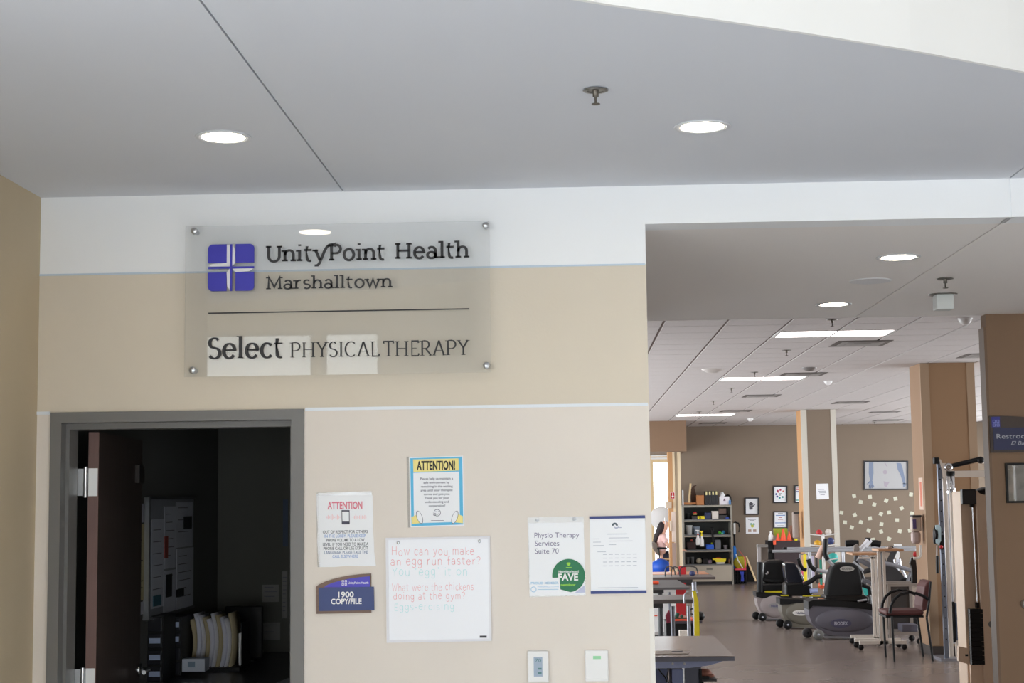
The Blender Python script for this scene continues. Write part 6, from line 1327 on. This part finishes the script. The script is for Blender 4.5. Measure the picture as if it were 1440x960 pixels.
one('black_bag', 'upright black bag standing on the metal cart beside the brown column', 'bag', BLACKV, ppoly(MB(), [(1281.6, 784), (1287, 783), (1289.5, 800), (1289.5, 819.4), (1283, 819.4), (1283, 800), (1280, 792)], 21.1, .08))
one('red_hat', 'small red round thing beside the brown column below the bars', 'cap', REDM, MB().ball(P(1287, 779.4, 21.14), .03, .03, .036))

# --- overbed tables
def overbed(label, Y, top, rail, posts, frame, cast, postm=OFFW):
    zt_ = at((top[0]+top[1])/2, top[2], Y)[1]; t = thing('overbed_table', label, 'table', (at(posts[0][0], 850, Y)[0], Y+.15, 0), 'rolling overbed tables')
    x0, x1 = at(top[0], top[2], Y)[0], at(top[1], top[2], Y)[0]
    MB().box(x0, x1, Y-.05, Y+.4, zt_-.03, zt_, bev=.006).build('tabletop', col('oak_edge_top', (190, 146, 110), .4), parent=t)
    rx0, rx1 = at(rail[0], rail[2], Y)[0], at(rail[1], rail[2], Y)[0]; rz = .075
    MB().box(rx0, rx1, Y, Y+.05, rz, rz+.04).build('base_rail', postm, parent=t); MB().box(rx0, rx1, Y+.34, Y+.39, rz, rz+.04).build('base_rail', postm, parent=t)
    for a, b in posts: MB().box(at(a, 850, Y)[0], at(b, 850, Y)[0], Y, Y+.025, rz, zt_-.03).build('post', postm, parent=t)
    if frame: MB().box(at(frame[0], frame[2], Y)[0], at(frame[1], frame[2], Y)[0], Y, Y+.03, at(1200, frame[2]+1.2, Y)[1], at(1200, frame[2]-1.2, Y)[1]).build('cross_rail', postm, parent=t)
    for a in cast:
        x = at(a, 900, Y)[0]; MB().lathe([(0, -.012), (.034, -.012), (.036, 0), (.034, .012), (0, .012)], (x, Y+.025, .036), 'y', 16).build('caster', BLACK, parent=t)
    for yy in (.36,):
        for a in cast: MB().lathe([(0, -.012), (.034, -.012), (.036, 0), (.034, .012), (0, .012)], (at(a, 900, Y)[0], Y+yy, .036), 'y', 16).build('caster', BLACK, parent=t)
    return t
overbed('left rolling table with oak top and pale metal post', 20.75, (1197.5, 1233.5, 777), (1203, 1240, 897), ((1227, 1230.6), (1231.6, 1235)), (1208, 1231, 784.4), (1205, 1237))
o2 = overbed('right rolling table with oak top, taller, beside the burgundy chair', 20.2, (1234, 1270, 771.6), (1209, 1275, 902), ((1236, 1240.8), (1243.6, 1247.2)), None, (1211, 1272))
ppoly(MB(), [(1243.8, 776), (1252, 777), (1246.6, 788)], 20.2, .03).build('bracket', OFFW, parent=o2); MB().pbox(1238, 874, 1246, 879, 20.21, .03).build('cross_plate', OFFW, parent=o2)
one('sheet_on_table', 'small beige case lying on the right rolling table', 'case', col('beige_case', (170, 156, 146), .5), MB().pbox(1248.6, 768.4, 1255, 771.2, 20.3, .1, bev=.01))

# --- glass sided cart and burgundy chair
gcx = thing('metal_cart', 'grey metal framed cart with dark glossy sides behind the burgundy chair', 'cart', (P(1272, 890, 20.9).x, 20.9, 0)); FRA = col('pewter_frame', (136, 128, 122), .4)
yc_ = 20.9; xl, xr2 = at(1249, 850, yc_)[0], at(1295, 850, yc_)[0]; z1, z0 = at(1270, 820, yc_)[1], at(1270, 893, yc_)[1]
for x in (xl, xr2-.04):
    for yy in (yc_, yc_+.5): MB().box(x, x+.04, yy, yy+.04, .08, z1).build('post', FRA, parent=gcx)
for z in (z1-.04, z0):
    for yy in (yc_, yc_+.5): MB().box(xl+.04, xr2-.04, yy, yy+.04, z, z+.04).build('rail', FRA, parent=gcx)
MB().box(xl+.04, xr2-.04, yc_+.52, yc_+.53, z0+.04, z1-.04).build('back_panel', col('glossy_charcoal', (58, 56, 56), .15), parent=gcx)
MB().box(xl+.02, xr2-.02, yc_+.04, yc_+.5, z0, z0+.03).build('lower_shelf', FRA, parent=gcx)
for x in (xl+.03, xr2-.03):
    for yy in (yc_+.02, yc_+.5): MB().lathe([(0, -.015), (.04, -.015), (.04, .015), (0, .015)], (x, yy, .04), 'y', 14).build('caster', BLACK, parent=gcx)
one('grey_bin', 'slate grey bin on the lower shelf of the metal cart', 'bin', col('slate_bin', (86, 84, 96), .5), MB().box(at(1267, 885, yc_+.2)[0], at(1289, 885, yc_+.2)[0], yc_+.12, yc_+.4, z0+.031, at(1275, 878, yc_+.1)[1], bev=.01))
chh = thing('side_chair', 'burgundy upholstered side chair with black metal frame and arched arms', 'chair', (P(1280, 900, 19.1).x, 19.1, 0)); BURG = col('burgundy_vinyl', (84, 42, 40), .6)
yn, yf = 18.85, 19.36
MB().box(at(1246, 860, yn)[0], at(1300, 860, yn)[0], yn+.02, yf-.02, at(1270, 865.5, yn)[1], at(1270, 858, yn)[1], bev=.03).build('seat', BURG, parent=chh)
k = MB(); ppoly(k, [(1296, 852), (1300, 825), (1304, 818), (1310.5, 815.5), (1309, 840), (1303, 858), (1297, 860)], yn+.04, yf-yn-.08); bo_ = k.build('backrest', BURG, parent=chh); bv = bo_.modifiers.new('b', 'BEVEL'); bv.width = .02; bv.segments = 2
MB().box(at(1247, 866, yn)[0], at(1300, 866, yn)[0], yn+.04, yf-.04, at(1270, 868.6, yn)[1], at(1270, 865.6, yn)[1]).build('seat_pan', BLACK, parent=chh)
for yy in (yn, yf):
    xx = lambda px: at(px, 880, yn)[0]; zz_ = lambda py: at(1275, py, yn)[1]
    def tb(pts, nm, r=.014): MB().tube([(xx(a), yy, max(.0, zz_(b)) if b < 916 else .0) for a, b in pts], r, 8).build(nm, BLACK, parent=chh)
    tb([(1256, 917), (1254.6, 866)], 'leg'); tb([(1310, 917), (1303.6, 868)], 'leg'); tb([(1303.6, 868), (1308, 845), (1311, 818)], 'back_post')
    tb([(1252, 862), (1254, 852), (1259, 842), (1267, 835.6), (1277, 833), (1290, 834), (1300, 838), (1307, 843)], 'armrest', .018)

# --- fittings on the big brown column
xcL = at(1297.5, 600, 19.5)[0]
cn = thing('caution_strip', 'tall narrow caution label with orange lettering on the brown column', 'label', P(1297, 717, 19.3))
ys0, ys1 = 19.6, 19.82
MB().box(xcL-.006, xcL-.0042, ys0, ys1, at(1297, 717, 19.3)[1], at(1297, 671, 19.3)[1]).build('strip', col('faded_label', (214, 188, 170), .6), parent=cn)
MB().box(xcL-.0068, xcL-.006, ys0+.06, ys1-.06, at(1297, 712, 19.3)[1], at(1297, 677, 19.3)[1]).build('lettering', col('orange_label_print', (206, 110, 80), .6), parent=cn)
sd = thing('sanitiser_dispenser', 'two part beige sanitiser dispenser on the left side of the brown column', 'dispenser', P(1289, 765, 19.7))
MB().pbox(1282.5, 726, 1296, 747, 19.6, .14, bev=.02).build('upper_housing', col('dispenser_beige', (190, 172, 160), .5), parent=sd); MB().pbox(1283, 724, 1296.4, 727.2, 19.59, .14, bev=.01).build('top_cap', DGREY, parent=sd)
MB().pbox(1283.8, 730, 1288.6, 743, 19.59, .012).build('purple_label', col('purple_label', (80, 62, 110), .5), parent=sd)
MB().pbox(1283, 747, 1295.6, 764.6, 19.62, .12, bev=.035).build('drip_cup', col('dispenser_mauve', (186, 166, 162), .5), parent=sd)
k = MB(); ptube(k, [(1294.4, 766), (1294.6, 781), (1292, 784.4), (1284.6, 784.8)], 19.46, .016); one('wall_hook', 'white bent hook below the sanitiser dispenser', 'hook', OFFW, k)

# --- cable column machine (perforated upright)
CMW = col('cream_white_metal', (214, 202, 190), .4); PERF = col('perforated_steel', (132, 140, 156), .3, metal=.7)
cm = thing('cable_machine', 'tall cable pulley machine with a perforated steel upright in front of the brown column', 'exercise machine', (P(1332, 900, 18.0).x, 18.1, 0))
Ym = 18.85
def fpost(pt0, pt1, Y, d, m, nm, floor=False):
    """upright between two pixel columns, measured at mid height"""
    (a0, b0, y0), (y1,) = pt0, pt1
    mb = MB(); x0 = at(a0, 780, Y)[0]; x1 = at(b0, 780, Y)[0]; mb.box(x0, x1, Y, Y+d, 0 if floor else at(a0, y1, Y)[1], at(a0, y0, Y)[1], bev=.004); return mb.build(nm, m, parent=cm)
up = fpost((1323, 1329.4, 650), (921,), Ym, .05, PERF, 'perforated_upright', True)
k = MB()
xh = (at(1323, 780, Ym)[0]+at(1329.4, 780, Ym)[0])/2
for i in range(17): 
    z = .25+i*.125; k.lathe([(0, -.001), (.008, -.001), (.008, .001)], (xh, Ym-.001, z), 'y', 10)
k.build('hole', BLACK, parent=up)
fpost((1330, 1335.6, 651), (914,), Ym+.18, .05, CMW, 'upright', True); fpost((1339.4, 1346, 661), (914,), Ym+.35, .06, CMW, 'upright', True)
fpost((1336.2, 1338.2, 690), (905,), Ym+.3, .02, SILV, 'guide_rod')
MB().pbox(1314, 642.8, 1321, 652, Ym-.02, .1, bev=.01).build('end_cap', BLACK, parent=cm)
ppoly(MB(), [(1320.6, 646), (1323, 645.6), (1328.6, 660), (1328.6, 674), (1326, 672), (1324.6, 660)], Ym-.01, .04).build('top_bracket', CMW, parent=cm)
c = P(1333.6, 656.5, Ym+.1); MB().lathe([(0, -.02), (.03, -.025), (.048, -.02), (.04, 0), (.048, .02), (0, .02)], c, 'y', 24).build('top_pulley', CHROME, parent=cm)
x0, z1 = at(1338, 668, Ym+.22); z0 = at(1338, 693, Ym+.22)[1]; MB().lathe([(.052, 0), (.052, z1-z0), (0, z1-z0+.005)], (x0, Ym+.28, z0), 'z', 24).build('weight_sleeve', CHROME, parent=cm)
MB().lathe([(.055, 0), (.055, .05), (0, .05)], (x0, Ym+.28, z1+.0), 'z', 24).build('sleeve_collar', BLACK, parent=cm)
MB().tube([P(1336, 655.6, Ym+.2), P(1356, 650.6, Ym+.1), P(1377, 645.6, Ym)], .028, 12).build('pull_bar', BLACK, parent=cm); MB().ball(P(1379, 646.6, Ym), .045, .045, .042).build('bar_end', BLACK, parent=cm)
ppoly(MB(), [(1316, 738.4), (1321, 737.6), (1323.4, 742), (1323.4, 760), (1320, 766), (1316.4, 763)], Ym-.06, .03).build('pulley_plate', col('pale_blue_plate', (190, 216, 224), .3), parent=cm)
k = MB(); c = P(1316, 751, Ym-.03); k.lathe([(0, -.015), (.055, -.02), (.065, -.012), (.058, 0), (.065, .012), (0, .015)], c, 'x', 24)
ppoly(k, [(1312.8, 745), (1316, 738), (1318, 738), (1317, 764), (1314, 764.6), (1312.8, 757)], Ym-.03, .04); k.build('swivel_pulley', BLACK, parent=cm)
MB().pbox(1321.4, 752, 1328.4, 772.6, Ym-.04, .04, bev=.01).build('carriage', BLACK, parent=cm); MB().ball(P(1323.6, 768.6, Ym-.06), .02, .02, .02).build('red_pin', REDM, parent=cm)
MB().tube([P(1317.6, 766, Ym-.05), P(1317.4, 781, Ym-.05)], .006, 6).build('clip', SILV, parent=cm)
MB().tube([P(1318, 781, Ym-.05), P(1318.4, 806, Ym-.05)], .019, 12).build('handle', BLACK, parent=cm)
MB().pbox(1339.6, 846, 1343, 903, Ym+.28, .2).build('weight_stack', BLACK, parent=cm); MB().pbox(1344, 848, 1347.6, 900, Ym+.3, .2).build('weight_stack', col('blue_grey_stack', (76, 86, 106), .4), parent=cm)
for a, b, py0, py1 in ((1343, 1400, 661.4, 670.6), (1345, 1400, 861, 870)): MB().pbox(a, py0, b, py1, Ym+.42, .05).build('cross_beam', CMW, parent=cm)
MB().pbox(1380, 644, 1410, 651, Ym+.52, .05).build('rear_beam', CMW, parent=cm)
MB().box(at(1322, 915, Ym)[0], at(1349, 915, Ym)[0], Ym-.03, Ym+.45, 0, .03).build('floor_plate', LG, parent=cm)
one('outlet_plate', 'small white box on the wall behind the cable machine', 'outlet', WHITEP, MB().pbox(1344, 762, 1349, 780, 19.42, .07, bev=.004))

# --- tan weight stack machine nearest, beside the restroom wall
TANM = col('tan_painted_steel', (244, 216, 188), .5); Yt = 13.4
tm_ = thing('weight_machine', 'tan weight stack machine with black caps beside the restroom wall', 'exercise machine', (P(1380, 900, Yt).x, Yt+.3, 0))
MB().box(at(1350.5, 700, Yt+.07)[0], at(1374, 700, Yt+.07)[0], Yt+.07, Yt+.36, 0, at(1360, 690.5, Yt+.07)[1], bev=.006).build('left_panel', TANM, parent=tm_)
xp = at(1372.5, 700, Yt)[0]; zt_ = at(1384, 689.6, Yt)[1]
MB().box(xp, xp+.26, Yt, Yt+.1, 0, zt_, bev=.008).build('right_panel', TANM, parent=tm_)
MB().pbox(1353.2, 687.6, 1373, 709, Yt-.005, .07, bev=.006).build('top_cap', DGREY, parent=tm_)
k = MB(); c = P(1386, 689.6, Yt+.05); k.ball((c.x, c.y, c.z-.005), .085, .12, .035, 20, 10); k.build('top_pad', BLACK, parent=tm_)
MB().tube([P(1367.6, 709, Yt+.03), P(1375, 852, Yt+.03)], .007, 10).build('guide_rod', CHROME, parent=tm_)
MB().pbox(1365.6, 708.6, 1370.4, 713, Yt+.005, .05).build('rod_stop', BLACK, parent=tm_)
MB().pbox(1373, 847, 1377, 855, Yt+.01, .04).build('rod_collar', BLACK, parent=tm_)
z1 = at(1372, 855, Yt+.08)[1]; z0 = at(1375, 933, Yt+.08)[1]; x0, x1 = at(1364, 890, Yt-.0)[0], at(1383.6, 890, Yt-.0)[0]; n = 12
for i in range(n):
    a = z0+(z1-z0)*i/n; MB().box(x0+.004, x1-.004, Yt-.01, Yt+.06, a+.0015, a+(z1-z0)/n-.0015).build('weight_plate', BLACK, parent=tm_)
c = P(1394.6, 877.4, Yt); MB().lathe([(0, -.004), (.012, -.006), (.026, -.004), (.028, 0)], c, 'y', 24).build('bolt_cap', col('bolt_grey', (124, 120, 118), .35, metal=.6), parent=tm_)
MB().lathe([(0, -.007), (.01, -.007), (.01, -.004)], c, 'y', 14).build('bolt_head', BLACK, parent=tm_)
ppoly(MB(), [(1348, 908.4), (1362, 911.6), (1362, 934), (1348, 929.4)], Yt-.05, .05).build('foot_block', TANM, parent=tm_)
MB().pbox(1357.4, 919.6, 1361.4, 922.4, Yt-.052, .003).build('slot', BLACK, parent=tm_)
MB().box(at(1350, 950, Yt)[0], xp+.26, Yt+.02, Yt+.45, 0, .1).build('base', TANM, parent=tm_)
MB().box(x0, x1, Yt+.02, Yt+.07, .1, z0).build('stack_base', TANM, parent=tm_)
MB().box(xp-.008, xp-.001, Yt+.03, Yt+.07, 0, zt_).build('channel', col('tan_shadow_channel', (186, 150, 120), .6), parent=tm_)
